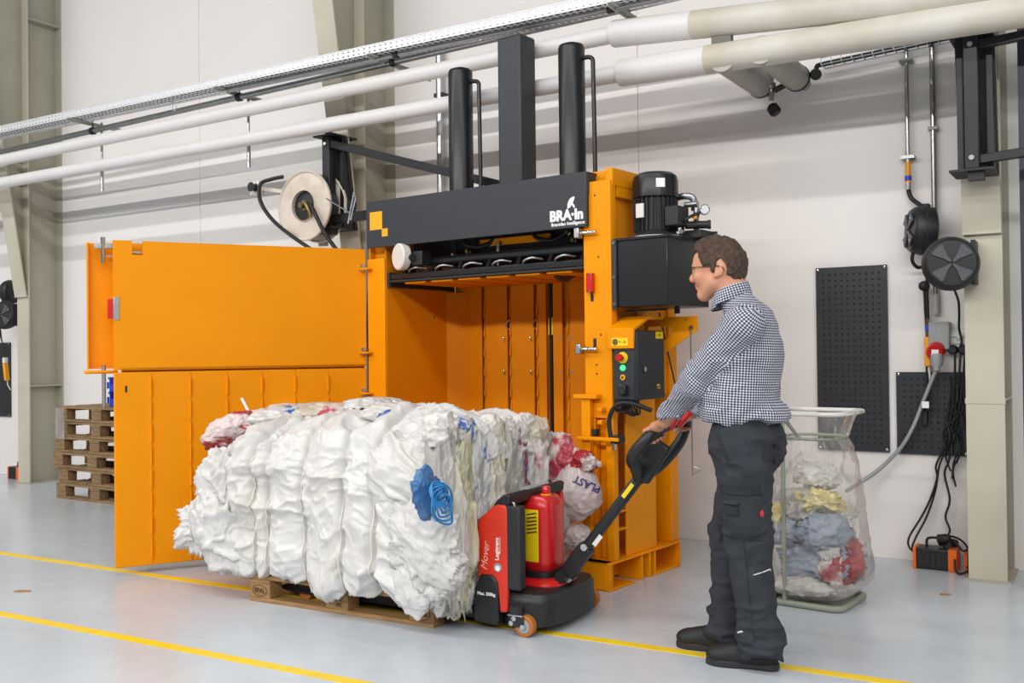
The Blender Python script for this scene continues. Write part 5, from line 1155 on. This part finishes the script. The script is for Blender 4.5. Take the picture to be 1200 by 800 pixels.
PP = PP+nn*((.028*fbm(PP*5, 3, 33)+.014*ridged(PP*np.array((9, 9, 4)), 2, 35))*w+pl)[..., None]
sk = thing('waste_sack', 'large clear plastic sack hanging in the grey holder, full of film scraps', 'sack', SC, SR)
mesh_obj('sack_film', fast_mesh('sack_film', PP.reshape(-1, 3), grid_faces(90, NS, False, True)), 'clear', sk, smooth=180)
items = (((.02, .02, .22), (.2, .19, .13), 'bluecloth', 'crumpled blue-grey film sheet low in the clear sack', .3), ((.08, -.08, .37), (.14, .12, .1), 'bluecloth', 'blue-grey crumpled sheet on top of the larger one in the sack', .32),
         ((-.12, -.1, .36), (.09, .09, .07), 'bluecloth', 'small blue-grey piece at the left of the sack behind the post', .3), ((.17, -.04, .25), (.085, .1, .15), 'redfilm', 'red plastic sheet bulging at the right side of the sack', .3),
         ((.14, -.12, .2), (.07, .06, .08), 'filmpink', 'pink and white crumpled bag beside the red sheet in the sack', .3), ((.13, -.14, .30), (.05, .03, .05), 'filmtop', 'white scrap lying on the red sheet in the sack', .3), ((.05, -.04, .54), (.11, .1, .06), 'yellowfilm', 'yellow crumpled film under the white sheet in the sack', .4),
         ((-.16, -.07, .42), (.06, .08, .09), 'yellowfilm', 'pale yellow scrap at the left edge of the sack', .35), ((-.05, .0, .5), (.14, .14, .09), 'filmgrey', 'grey translucent film in the middle of the sack', .3), ((.0, .03, .66), (.12, .11, .085), 'filmtop', 'white plastic sheet at the top of the sack contents', .22),
         ((.0, -.02, .1), (.2, .2, .06), 'filmtop', 'milky film lying at the bottom of the sack', .25), ((.13, .05, .47), (.07, .1, .06), 'filmtop', 'white scrap at the right of the yellow film in the sack', .3))
MS = Matrix.Translation(SC) @ Matrix.Rotation(SR, 4, 'Z')
for i, (c_, r_, m, lab, am) in enumerate(items):
    o = blob('film_scrap', m, None, (0, 0, 0), r_, 200+i, amp=am*1.5, freq=2.8, nu=90, nv=60, fine=.09); o.matrix_world = MS @ Matrix.Translation(c_); tag(o, lab, 'film', 'film scraps in the clear sack')
# debris
for px, py, l, lab, rz in ((27, 693, .05, 'small brown wood chip on the floor at the far left', .5), (1108, 697, .03, 'tiny brown wood chip on the floor in front of the right column', .2)):
    c = at_z(px, py); t = thing('wood_chip', lab, 'chip', (c.x, c.y, 0), rz)
    MB().prism([(-l, -.01), (-l*.3, -.018), (l, -.008), (l*.8, .01), (-l*.6, .014)], 'z', .0, .007).build('chip', 'debris', t)
# ================================================================ THE MAN
def uv_bones(me, bones, period=.0105):
    """garment uv in metres, along and around the nearest bone, per face corner"""
    n = len(me.polygons); cen = np.zeros(n*3); me.polygons.foreach_get('center', cen); cen = cen.reshape(-1, 3)
    co = np.zeros(len(me.vertices)*3); me.vertices.foreach_get('co', co); co = co.reshape(-1, 3)
    li = np.zeros(len(me.loops), np.int32); me.loops.foreach_get('vertex_index', li); lt = np.zeros(n, np.int32); me.polygons.foreach_get('loop_total', lt)
    fl = np.repeat(np.arange(n), lt); best = np.full(n, 9.); bid = np.zeros(n, int)
    for k, (a, b, r, ref) in enumerate(bones):
        a, b = np.array(a), np.array(b); ba = b-a; h = np.clip(((cen-a)@ba)/(ba@ba), 0, 1); d = np.linalg.norm(cen-a-h[:, None]*ba, axis=1)/r
        m = d < best; best[m] = d[m]; bid[m] = k
    uv = np.zeros((len(li), 2))
    for k, (a, b, r, ref) in enumerate(bones):
        a, b = np.array(a), np.array(b); t = (b-a)/np.linalg.norm(b-a); u = np.array(ref)-t*(np.array(ref)@t); u /= np.linalg.norm(u); w = np.cross(t, u)
        R = max(1, round(2*PI*r*.85/period))*period/(2*PI); m = bid[fl] == k; P = co[li[m]]-a; Q = cen[fl[m]]-a
        an = np.arctan2(P@w, P@u); ac = np.arctan2(Q@w, Q@u); an = ac+(an-ac+PI) % (2*PI)-PI
        uv[m, 0] = an*R; uv[m, 1] = P@t
    l = me.uv_layers.new(name='uv'); l.data.foreach_set('uv', uv.ravel().astype(np.float32))
def gingham():
    m = bpy.data.materials.new('gingham_shirt'); m.use_nodes = True; nt = m.node_tree; N = nt.nodes; L = nt.links; b = N['Principled BSDF']; b.inputs['Roughness'].default_value = .8
    uv = N.new('ShaderNodeUVMap'); uv.uv_map = 'uv'; sp = N.new('ShaderNodeSeparateXYZ'); L.new(uv.outputs[0], sp.inputs[0]); fs = []
    for k in (0, 1):
        a = N.new('ShaderNodeMath'); a.operation = 'DIVIDE'; a.inputs[1].default_value = .0105; L.new(sp.outputs[k], a.inputs[0])
        f = N.new('ShaderNodeMath'); f.operation = 'FRACT'; L.new(a.outputs[0], f.inputs[0]); g = N.new('ShaderNodeMath'); g.operation = 'LESS_THAN'; g.inputs[1].default_value = .55; L.new(f.outputs[0], g.inputs[0]); fs.append(g)
    s = N.new('ShaderNodeMath'); s.operation = 'ADD'; L.new(fs[0].outputs[0], s.inputs[0]); L.new(fs[1].outputs[0], s.inputs[1])
    h = N.new('ShaderNodeMath'); h.operation = 'MULTIPLY'; h.inputs[1].default_value = .5; L.new(s.outputs[0], h.inputs[0])
    r = N.new('ShaderNodeValToRGB'); r.color_ramp.interpolation = 'CONSTANT'; e = r.color_ramp.elements; e[0].position = 0; e[0].color = lin('e4e5e8'); e[1].position = .4; e[1].color = lin('7c8094'); x = e.new(.9); x.color = lin('20243c')
    L.new(h.outputs[0], r.inputs[0]); L.new(r.outputs[0], b.inputs['Base Color']); return m
M['shirt'] = gingham()
M['skin'] = mat('skin', 'd39b7c', .5, scale=18, col2='c98a6c', thr=(.35, .7), bump=.03, bscale=150)
M['lip'] = mat('lip_skin', 'b5695a', .5, var=.05)
M['hair'] = mat('brown_hair', '503a28', .6, scale=60, col2='35251a', thr=(.35, .65), bump=.5, bscale=160)
M['trouser'] = mat('grey_work_cloth', '383b41', .9, scale=14, col2='313439', thr=(.35, .7), bump=.15, bscale=260, spec=.25)
M['trouser2'] = mat('dark_work_cloth', '2d3035', .9, var=.06, scale=30, spec=.25)
M['shoe'] = mat('black_shoe_leather', '1b1b1e', .6, var=.12, scale=40, bump=.15, bscale=120)
M['bluetab'] = mat('blue_lace_tab', '3f6fc0', .5, var=.05)
M['sole'] = mat('dark_rubber_sole', '2a2a2c', .7, var=.08)
M['frame'] = mat('dark_glasses_frame', '2b2622', .3, var=.05)
M['lens'] = clear_film('spectacle_lens', white=.02, rough=.02)
M['eye'] = mat('eye_white', 'e6e2dc', .25, var=.02)
M['iris'] = mat('iris', '3a2f28', .2, var=.05)
M['reflective'] = mat('reflective_tape', 'd6d8da', .35, var=.04)
MY = 4.15
man = None
# ---- joints (world)
LS, LE, LW = (-1.165, 3.975, 1.425), (-1.385, 4.005, 1.205), (-1.597, 4.195, 1.012)
RS, RE, RW = (-1.215, 4.315, 1.415), (-1.40, 4.455, 1.17), (-1.555, 4.515, 1.035)
LH, LK, LA = (-1.205, 4.06, .93), (-1.19, 4.075, .52), (-1.150, 4.10, .10)
RH, RK, RA = (-1.225, 4.24, .93), (-1.315, 4.25, .52), (-1.352, 4.265, .10)
# ---- body: head, neck, arms, hands, trunk and legs in one skin
b = SDF((-1.80, 3.84, .0), (-.99, 4.66, 1.84), .0036)
for a, c, r0, r1, k in (((-1.215, MY, 1.0), (-1.215, MY, 1.3), .09, .10, .05), ((-1.2, MY, 1.3), (-1.235, MY, 1.46), .09, .05, .05)): b.cap(a, c, r0, r1, k, (1, 1.4, 1))
for s_, e_, w_ in ((LS, LE, LW), (RS, RE, RW)):
    b.cap((-1.2, MY, 1.42), s_, .05, .05, .03); b.cap(s_, e_, .048, .04, .02); b.cap(e_, w_, .04, .027, .02)
for h_, k_, a_ in ((LH, LK, LA), (RH, RK, RA)): b.cap(h_, k_, .08, .05, .03); b.cap(k_, a_, .05, .035, .02)
b.cap((-1.225, MY, 1.46), (-1.29, MY, 1.62), .062, .06, .03)                    # neck
b.cap((-1.235, MY, 1.5), (-1.268, MY, 1.66), .045, .045, .03)                     # nape
HC = np.array((-1.322, MY, 1.702))
b.ell(HC, (.100, .075, .103), .02); b.ell(HC+(.03, 0, -.012), (.078, .073, .085), .03)     # cranium
b.ell(HC+(-.045, 0, -.05), (.062, .062, .085), .03)                                       # face mass
b.cap(HC+(-.015, -.045, -.085), HC+(-.068, -.012, -.137), .026, .021, .03); b.cap(HC+(-.015, .045, -.085), HC+(-.068, .012, -.137), .026, .021, .03)   # jaw
b.cap(HC+(-.070, -.008, -.136), HC+(-.070, .008, -.136), .022, .022, .02)                 # chin
b.ell(HC+(-.060, 0, .012), (.053, .058, .05), .02); b.ell(HC+(-.097, 0, -.015), (.02, .045, .012), .02)                                       # brow
b.cap(HC+(-.103, 0, -.022), HC+(-.123, 0, -.066), .010, .0135, .014); b.ell(HC+(-.115, 0, -.073), (.013, .0155, .009), .008)   # nose
b.ell(HC+(-.098, 0, -.094), (.012, .022, .007), .008); b.ell(HC+(-.096, 0, -.108), (.011, .019, .007), .008)   # lips
b.ell(HC+(-.109, 0, -.1005), (.010, .018, .0018), .003, sub=True)                           # mouth line
for sy in (-1, 1):
    b.ell(HC+(-.094, sy*.031, -.030), (.017, .017, .0105), .012, sub=True)                 # eye socket
    b.ell(HC+(-.078, sy*.04, -.060), (.025, .022, .022), .03)                              # cheek
    b.ell(HC+(.022, sy*.079, -.032), (.021, .009, .034), .005, rot=(-.15, 'Y')); b.ell(HC+(.017, sy*.088, -.030), (.011, .006, .021), .004, sub=True); b.ell(HC+(.008, sy*.077, -.06), (.011, .009, .012), .008)   # ear
# hands around the tiller grip
def hand(w_, palm, bar0, bar1, side, thumb):
    w_, palm, bar0, bar1 = map(np.array, (w_, palm, bar0, bar1)); ax = (bar1-bar0)/np.linalg.norm(bar1-bar0)
    b.cap(w_, palm, .027, .030, .02, (1, 1, .8)); b.ell(palm, (.032, .042, .020), .015)
    out = palm-w_; out -= ax*(out@ax); out /= np.linalg.norm(out); up = np.cross(ax, out); up = up if up[2] > 0 else -up
    ctr = bar0+ax*((palm-bar0)@ax); R = .036
    for i, (o_, ln) in enumerate(((-.033, .92), (-.011, 1.0), (.011, .97), (.033, .85))):
        pt = []
        for an in (65, 15, -40, -95):
            a = math.radians(an); rr_ = R*(1.0 if an > 0 else .95); pt.append(ctr+ax*o_+out*(math.cos(a)*rr_*ln)+up*(math.sin(a)*rr_))
        k0 = palm+ax*o_*.9+out*.02+up*.010
        b.cap(k0, pt[0], .0115, .0105, .006); b.cap(pt[0], pt[1], .0102, .0098, .004); b.cap(pt[1], pt[2], .0098, .009, .004); b.cap(pt[2], pt[3], .009, .0078, .004)
    t0 = palm+ax*side*.03-out*.018; t1 = palm+ax*side*.055+out*.008-up*.012; t2 = ctr+ax*side*.058+out*.026-up*.022; t3 = ctr+ax*side*.05+out*.034-up*.036
    b.cap(t0, t1, .014, .0125, .012); b.cap(t1, t2, .0118, .0105, .005); b.cap(t2, t3, .0104, .0085, .004)
hand(LW, (-1.660, 4.262, .982), (-1.695, 4.245, .935), (-1.66, 4.32, .966), 1, 1)
hand(RW, (-1.618, 4.535, 1.012), (-1.645, 4.42, .972), (-1.625, 4.56, .985), -1, 1)
V, F = b.mesh(2)
man = mesh_obj('person', fast_mesh('person', V, F), 'skin', None, smooth=180)
tag(man, 'man in checked shirt, grey work trousers and black shoes holding the truck handle', 'person')
_n = vnormals(V, F); FLIP = ((V-V.mean(0))*_n).sum() < 0
def garment(name, sdf, m, wr, bones=None, cutfn=None, smooth=3):
    V, F = sdf.mesh(smooth); N = vnormals(V, F); N = -N if FLIP else N
    V = V+N*wr(V)[:, None]; me = fast_mesh(name, V, F)
    o = mesh_obj(name, me, m, man, smooth=180)
    if bones: uv_bones(me, bones)
    return o
# ---- shirt
s = SDF((-1.68, 3.84, .98), (-1.0, 4.62, 1.66), .0052)
s.cap((-1.235, MY, 1.03), (-1.245, MY, 1.13), .128, .138, .05, (1.08, 1.32, 1)); s.cap((-1.235, MY, 1.13), (-1.205, MY, 1.33), .132, .125, .05, (1, 1.42, 1))
s.cap((-1.195, MY, 1.33), (-1.185, MY, 1.43), .118, .08, .05, (1, 1.55, 1)); s.ell((-1.175, MY, 1.315), (.100, .165, .19), .05); s.cap((-1.2, MY, 1.44), (-1.245, MY, 1.535), .085, .068, .04, (1, 1.1, 1))
for s_, e_, w_ in ((LS, LE, LW), (RS, RE, RW)):
    s.cap((-1.195, MY+(s_[1]-MY)*.4, 1.455), s_, .068, .080, .04); s.cap(s_, e_, .079, .064, .03); s.cap(e_, w_, .062, .043, .02)
    e_, w_ = np.array(e_), np.array(w_); d_ = (w_-e_)/np.linalg.norm(w_-e_); s.cap(w_-d_*.05, w_-d_*.012, .0425, .041, .006)
s.cap((-1.27, MY, 1.06), (-1.16, MY, 1.06), .135, .12, .04, (1, 1.3, .5))
s.cut(lambda X, Y, Z_: 1.022+.10*(X+1.22)*-.2+.008*np.sin(X*40+Y*23)-Z_)
def wr_s(V):
    q = V+.04*np.stack([vnoise(V*7, 41), vnoise(V*7, 42), vnoise(V*7, 43)], 1)
    low = np.clip((1.22-V[:, 2])/.15, 0, 1)
    el = np.exp(-(np.linalg.norm(V-np.array(LE), axis=1)/.13)**2)+np.exp(-(np.linalg.norm(V-np.array(RE), axis=1)/.13)**2); pit = np.exp(-(np.linalg.norm(V-np.array((-1.23, 4.0, 1.30)), axis=1)/.12)**2)
    return .006*vnoise(q*8, 44)+(.0035+.006*low+.006*el+.007*pit)*(ridged(q*np.array((9, 8, 15)), 2, 45)-.5)
shirt = garment('shirt', s, 'shirt', wr_s, [((-1.235, MY, 1.0), (-1.2, MY, 1.5), .19, (0, 1, .01)), (LS, LE, .075, (0, -1, .2)), (LE, LW, .058, (0, -1, .2)), (RS, RE, .075, (0, -1, .2)), (RE, RW, .058, (0, -1, .2))])
# collar
cp = []
for j in range(48):
    a = 2*PI*j/48; x, y = math.cos(a), math.sin(a)
    gap = .0
    row = []
    for h_, rr_ in ((-.01, .070), (.02, .068), (.043, .066), (.046, .070), (.020, .078), (-.012, .086), (-.016, .082)):
        px_ = -1.272+x*rr_*1.02; row.append((px_+ (.0), MY+y*rr_*.98, 1.548+h_+.34*(x*rr_)+(-.012 if x < -.6 and h_ < 0 else 0)))
    cp.append(row)
P_c = np.array(cp); me = fast_mesh('collar', P_c.reshape(-1, 3), grid_faces(48, 7, True, False)); co_ = mesh_obj('collar', me, 'shirt', shirt, smooth=60)
uv_bones(me, [((-1.26, MY, 1.5), (-1.29, MY, 1.6), .085, (0, 1, 0))])
Vs = np.zeros(len(shirt.data.vertices)*3); shirt.data.vertices.foreach_get('co', Vs); SB = BVHTree.FromPolygons([Vector(v) for v in Vs.reshape(-1, 3)], [tuple(p.vertices) for p in shirt.data.polygons])
for p in ((-1.545, 1.015), (-1.50, 1.045)):
    h = SB.ray_cast(Vector((p[0], 3.5, p[1])), Vector((0, 1, 0)))
    if h[0]: MB().lathe([(.0055, 0), (.0045, .003)], h[0], h[1] if h[1].y < 0 else -h[1], 10).build('cuff_button', 'whiteplastic', shirt)
# ---- trousers
t = SDF((-1.47, 3.9, .03), (-1.0, 4.42, 1.08), .0055)
t.cap((-1.225, MY, 1.0), (-1.215, MY, 1.06), .118, .115, .03, (1.05, 1.3, 1)); t.cap((-1.215, MY-.06, .93), (-1.205, MY+.06, .93), .128, .128, .04, (1.05, 1, 1.1)); t.ell((-1.165, MY, .93), (.098, .15, .1), .04)
for h_, k_, a_, r in ((LH, LK, LA, (.118, .094, .083)), (RH, RK, RA, (.112, .088, .078))):
    h_, k_, a_ = map(np.array, (h_, k_, a_)); t.cap(h_, k_, r[0], r[1], .03); t.cap(k_, k_*.35+a_*.65, r[1], r[2]-.004, .02); t.cap(k_*.35+a_*.65, a_+(0.004, 0, -.01), r[2]-.004, r[2]+.006, .02, (1.08, .95, 1))
t.cut(lambda X, Y, Z_: Z_-1.052); t.cut(lambda X, Y, Z_: .062-.05*(X+1.25)-Z_)
def wr_t(V):
    q = V+.05*np.stack([vnoise(V*5, 51), vnoise(V*5, 52), vnoise(V*5, 53)], 1)
    lo = np.clip((.32-V[:, 2])/.2, 0, 1); kn = np.exp(-((V[:, 2]-.55)/.1)**2); cr = np.exp(-((V[:, 2]-.86)/.08)**2)
    return .007*vnoise(q*6, 54)+(.005+.016*lo+.011*kn+.008*cr)*(ridged(q*np.array((7, 7, 13)), 2, 55)-.5)
tr_ = garment('trousers', t, 'trouser', wr_t)
Vt = np.zeros(len(tr_.data.vertices)*3); tr_.data.vertices.foreach_get('co', Vt); TB = BVHTree.FromPolygons([Vector(v) for v in Vt.reshape(-1, 3)], [tuple(p.vertices) for p in tr_.data.polygons])
def patch(name, corners, m, lift=.005, thick=.006, par=None, n=10, k=8):
    """cloth patch laid on the side of the trousers; corners in (x, z), seen from the camera side"""
    (a, b_, c, d) = [np.array(p) for p in corners]; G_ = np.zeros((n, k, 3)); 
    for i in range(n):
        for j in range(k):
            u, v = i/(n-1), j/(k-1); p = (a*(1-u)+b_*u)*(1-v)+(d*(1-u)+c*u)*v
            h = TB.ray_cast(Vector((p[0]-.22*0, 3.6, p[1])), Vector((0, 1, 0)))
            y = h[0].y if h[0] else 4.02
            e = min(i, n-1-i, j, k-1-j) > 0
            G_[i, j] = (p[0], y-(lift if e else -.002), p[1])
    me = fast_mesh(name, G_.reshape(-1, 3), grid_faces(n, k, False, False)); o = mesh_obj(name, me, m, par or tr_, smooth=50); return o
cpk = patch('cargo_pocket', ((-1.285, .775), (-1.115, .77), (-1.10, .585), (-1.265, .59)), 'trouser', .012)
patch('pocket_flap', ((-1.29, .79), (-1.11, .785), (-1.108, .735), (-1.283, .735)), 'trouser2', .018, par=cpk)
patch('phone_pocket', ((-1.275, .71), (-1.185, .708), (-1.182, .645), (-1.262, .645)), 'trouser2', .020, par=cpk, n=7, k=6); patch('pocket_flap', ((-1.278, .722), (-1.18, .72), (-1.18, .695), (-1.275, .695)), 'trouser', .024, par=cpk, n=7, k=4)
patch('red_tag', ((-1.122, .68), (-1.108, .68), (-1.108, .65), (-1.122, .65)), 'red', .018, par=cpk, n=4, k=4)
patch('reflective_strip', ((-1.155, .415), (-1.085, .44), (-1.085, .430), (-1.16, .407)), 'reflective', .005, n=6, k=3); patch('reflective_strip', ((-1.235, .165), (-1.205, .18), (-1.20, .17), (-1.235, .155)), 'reflective', .005, n=5, k=3)
patch('side_pocket', ((-1.295, 1.0), (-1.275, 1.0), (-1.215, .86), (-1.235, .855)), 'trouser2', .005, n=5, k=8); patch('knee_seam', ((-1.3, .565), (-1.095, .555), (-1.095, .547), (-1.3, .557)), 'trouser2', .004, n=12, k=3)
patch('side_seam', ((-1.188, .56), (-1.182, .56), (-1.15, .12), (-1.156, .12)), 'trouser2', .003, n=3, k=14); patch('rear_pocket', ((-1.115, .98), (-1.06, .965), (-1.06, .86), (-1.11, .87)), 'trouser2', .008, n=5, k=6)
bl = MB()
ring_ = []
for j in range(40):
    a = 2*PI*j/40; d_ = Vector((math.cos(a), math.sin(a), 0)); h = TB.ray_cast(Vector((-1.22, MY, 1.035))+d_*.5, -d_); p = h[0] if h[0] else Vector((-1.22, MY, 1.03))+d_*.15
    ring_.append([(p+d_*.005)+Vector((0, 0, z)) for z in (-.018, .018)])
me = fast_mesh('belt', np.array([[tuple(q_) for q_ in r] for r in ring_]).reshape(-1, 3), grid_faces(40, 2, True, False)); mesh_obj('belt', me, 'shoe', man, smooth=60)
# ---- shoes
def shoe(a_, dirx, diry, heel):
    d_ = np.array((dirx, diry, 0)); d_ /= np.linalg.norm(d_); h = np.array(heel); w = np.cross((0, 0, 1), d_)
    s = SDF(np.minimum(h, h+d_*.31)-(.07, .07, .02), np.maximum(h, h+d_*.31)+(.07, .07, .18), .0045)
    P = lambda x, z, y=0: h+d_*x+w*y+np.array((0, 0, z))
    s.cap(P(.05, .05), P(.24, .042), .046, .043, .03, (1, 1, .95)); s.cap(P(.13, .075), P(.20, .058), .042, .036, .03); s.cap(P(.06, .07), P(.075, .12), .045, .042, .03); s.ell(P(.255, .045), (.05, .048, .034), .02)
    s.cut(lambda X, Y, Z_: .02-Z_); V, F = s.mesh(3); o = mesh_obj('shoe', fast_mesh('shoe', V, F), 'shoe', man, smooth=180)
    out = [(x, y) for x, y in ((.0, .0), (.008, .028), (.04, .040), (.12, .036), (.2, .046), (.26, .044), (.298, .022), (.304, .0), (.298, -.022), (.26, -.044), (.2, -.046), (.12, -.036), (.04, -.040), (.008, -.028))]
    sp = [Vector((p.x, p.y, 0)) for p in spline([(x, y, 0) for x, y in out], 4, True)]
    pts = [(P(p.x, 0, p.y)[0], P(p.x, 0, p.y)[1]) for p in sp]
    MB().prism(pts, 'z', .001, .030).build('sole', 'sole', o, .006); 
    for x, z in ((.155, .106), (.175, .098)): MB().bar(P(x, z, -.03), P(x+.0, z, .03), .012, .006).build('lace', 'shoe', o, .002)
    MB().bar(P(.185, .090, .0), P(.19, .074, .028), .022, .006).build('blue_tab', 'bluetab', o, .002)
    MB().lathe([(.011, 0), (.009, .006)], P(.13, .112, 0), np.array((0, 0, 1))+d_*.5, 12).build('lace_dial', 'sole', o)
    return o
shoe(LA, -1, -.14, (-1.085, 4.135, 0)); shoe(RA, -1, -.05, (-1.278, 4.285, 0))
# ---- hair
hs = SDF((-1.46, 4.05, 1.56), (-1.19, 4.25, 1.84), .0036)
hs.ell(HC+(.0, 0, .004), (.107, .085, .112), .01); hs.ell(HC+(-.05, 0, .025), (.058, .071, .055), .02); hs.ell(HC+(.032, 0, -.012), (.082, .079, .092), .03); hs.cap((-1.268, MY, 1.645), (-1.275, MY, 1.69), .05, .052, .03, (1, 1.15, 1)); hs.ell(HC+(-.045, 0, .068), (.055, .055, .04), .03)
poly = np.array(((-1.50, 1.90), (-1.444, 1.752), (-1.40, 1.752), (-1.387, 1.700), (-1.373, 1.688), (-1.336, 1.686), (-1.330, 1.655), (-1.315, 1.652), (-1.312, 1.70), (-1.29, 1.712), (-1.273, 1.69), (-1.268, 1.645), (-1.25, 1.625), (-1.16, 1.615), (-1.16, 1.90)))
def sdpoly(X, Y, Z_):
    X, Z_ = np.broadcast_arrays(X, Z_); d = np.full(X.shape, 9.); ins = np.zeros(X.shape, bool); n = len(poly)
    for i in range(n):
        a, c = poly[i], poly[(i+1) % n]; e = c-a; wx, wz = X-a[0], Z_-a[1]; h = np.clip((wx*e[0]+wz*e[1])/(e@e), 0, 1); d = np.minimum(d, (wx-h*e[0])**2+(wz-h*e[1])**2)
        with np.errstate(divide='ignore', invalid='ignore'): ins ^= ((a[1] > Z_) != (c[1] > Z_)) & (X < (c[0]-a[0])*(Z_-a[1])/(c[1]-a[1]+1e-12)+a[0])
    return np.sqrt(d)*np.where(ins, -1, 1)
hs.cut(sdpoly)
garment('hair', hs, 'hair', lambda V: .004*ridged(V*np.array((55, 55, 30)), 2, 61)+.004*vnoise(V*22, 62)-.002, smooth=2)
# ---- face details
for sy in (-1, 1):
    e = MB().lathe([(0.0005, -.0105), (.007, -.008), (.0105, 0), (.007, .008), (.0005, .0105)], HC+(-.084, sy*.031, -.030), (0, 0, 1), 16).build('eye', 'eye', man, smooth=180)
    MB().lathe([(.0045, 0), (.004, .001)], HC+(-.0945, sy*.031, -.032), (-1, 0, -.15), 12).build('iris', 'iris', e)
    MB().tube(spline([HC+(-.098, sy*.015, -.008), HC+(-.1, sy*.03, -.004), HC+(-.088, sy*.05, -.010)], 4), .0042, 6).build('eyebrow', 'hair', man, smooth=60)
MB().tube(spline([HC+(-.102, -.016, -.102), HC+(-.1075, 0, -.1005), HC+(-.102, .016, -.102)], 5), .003, 6).build('lips', 'lip', man, smooth=60)
gl = MB()
for sy in (-1, 1):
    rim = [HC+(-.112+.011*abs(y)/.03, sy*(.034+y), -.030+z) for y, z in ((-.022, .012), (0, .015), (.022, .013), (.026, 0), (.02, -.014), (0, -.017), (-.018, -.014), (-.024, 0))]
    gl.tube(spline(rim, 3, True), .0017, 6, True)
    gl.tube(spline([HC+(-.102, sy*.060, -.022), HC+(-.09, sy*.072, -.022), HC+(-.02, sy*.082, -.022), HC+(.03, sy*.084, -.024), HC+(.045, sy*.080, -.042)], 4), .0024, 6)
gl.tube(spline([HC+(-.114, -.011, -.024), HC+(-.118, 0, -.020), HC+(-.114, .011, -.024)], 4), .0017, 6)
g = gl.build('glasses', 'frame', man, smooth=60)
for sy in (-1, 1):
    v = [HC+(-.112+.011*abs(y)/.03, sy*(.034+y), -.030+z) for y, z in ((-.022, .012), (0, .015), (.022, .013), (.026, 0), (.02, -.014), (0, -.017), (-.018, -.014), (-.024, 0))]
    m_ = MB(); m_.add(v, [tuple(range(8))]); m_.build('lens', 'lens', g)
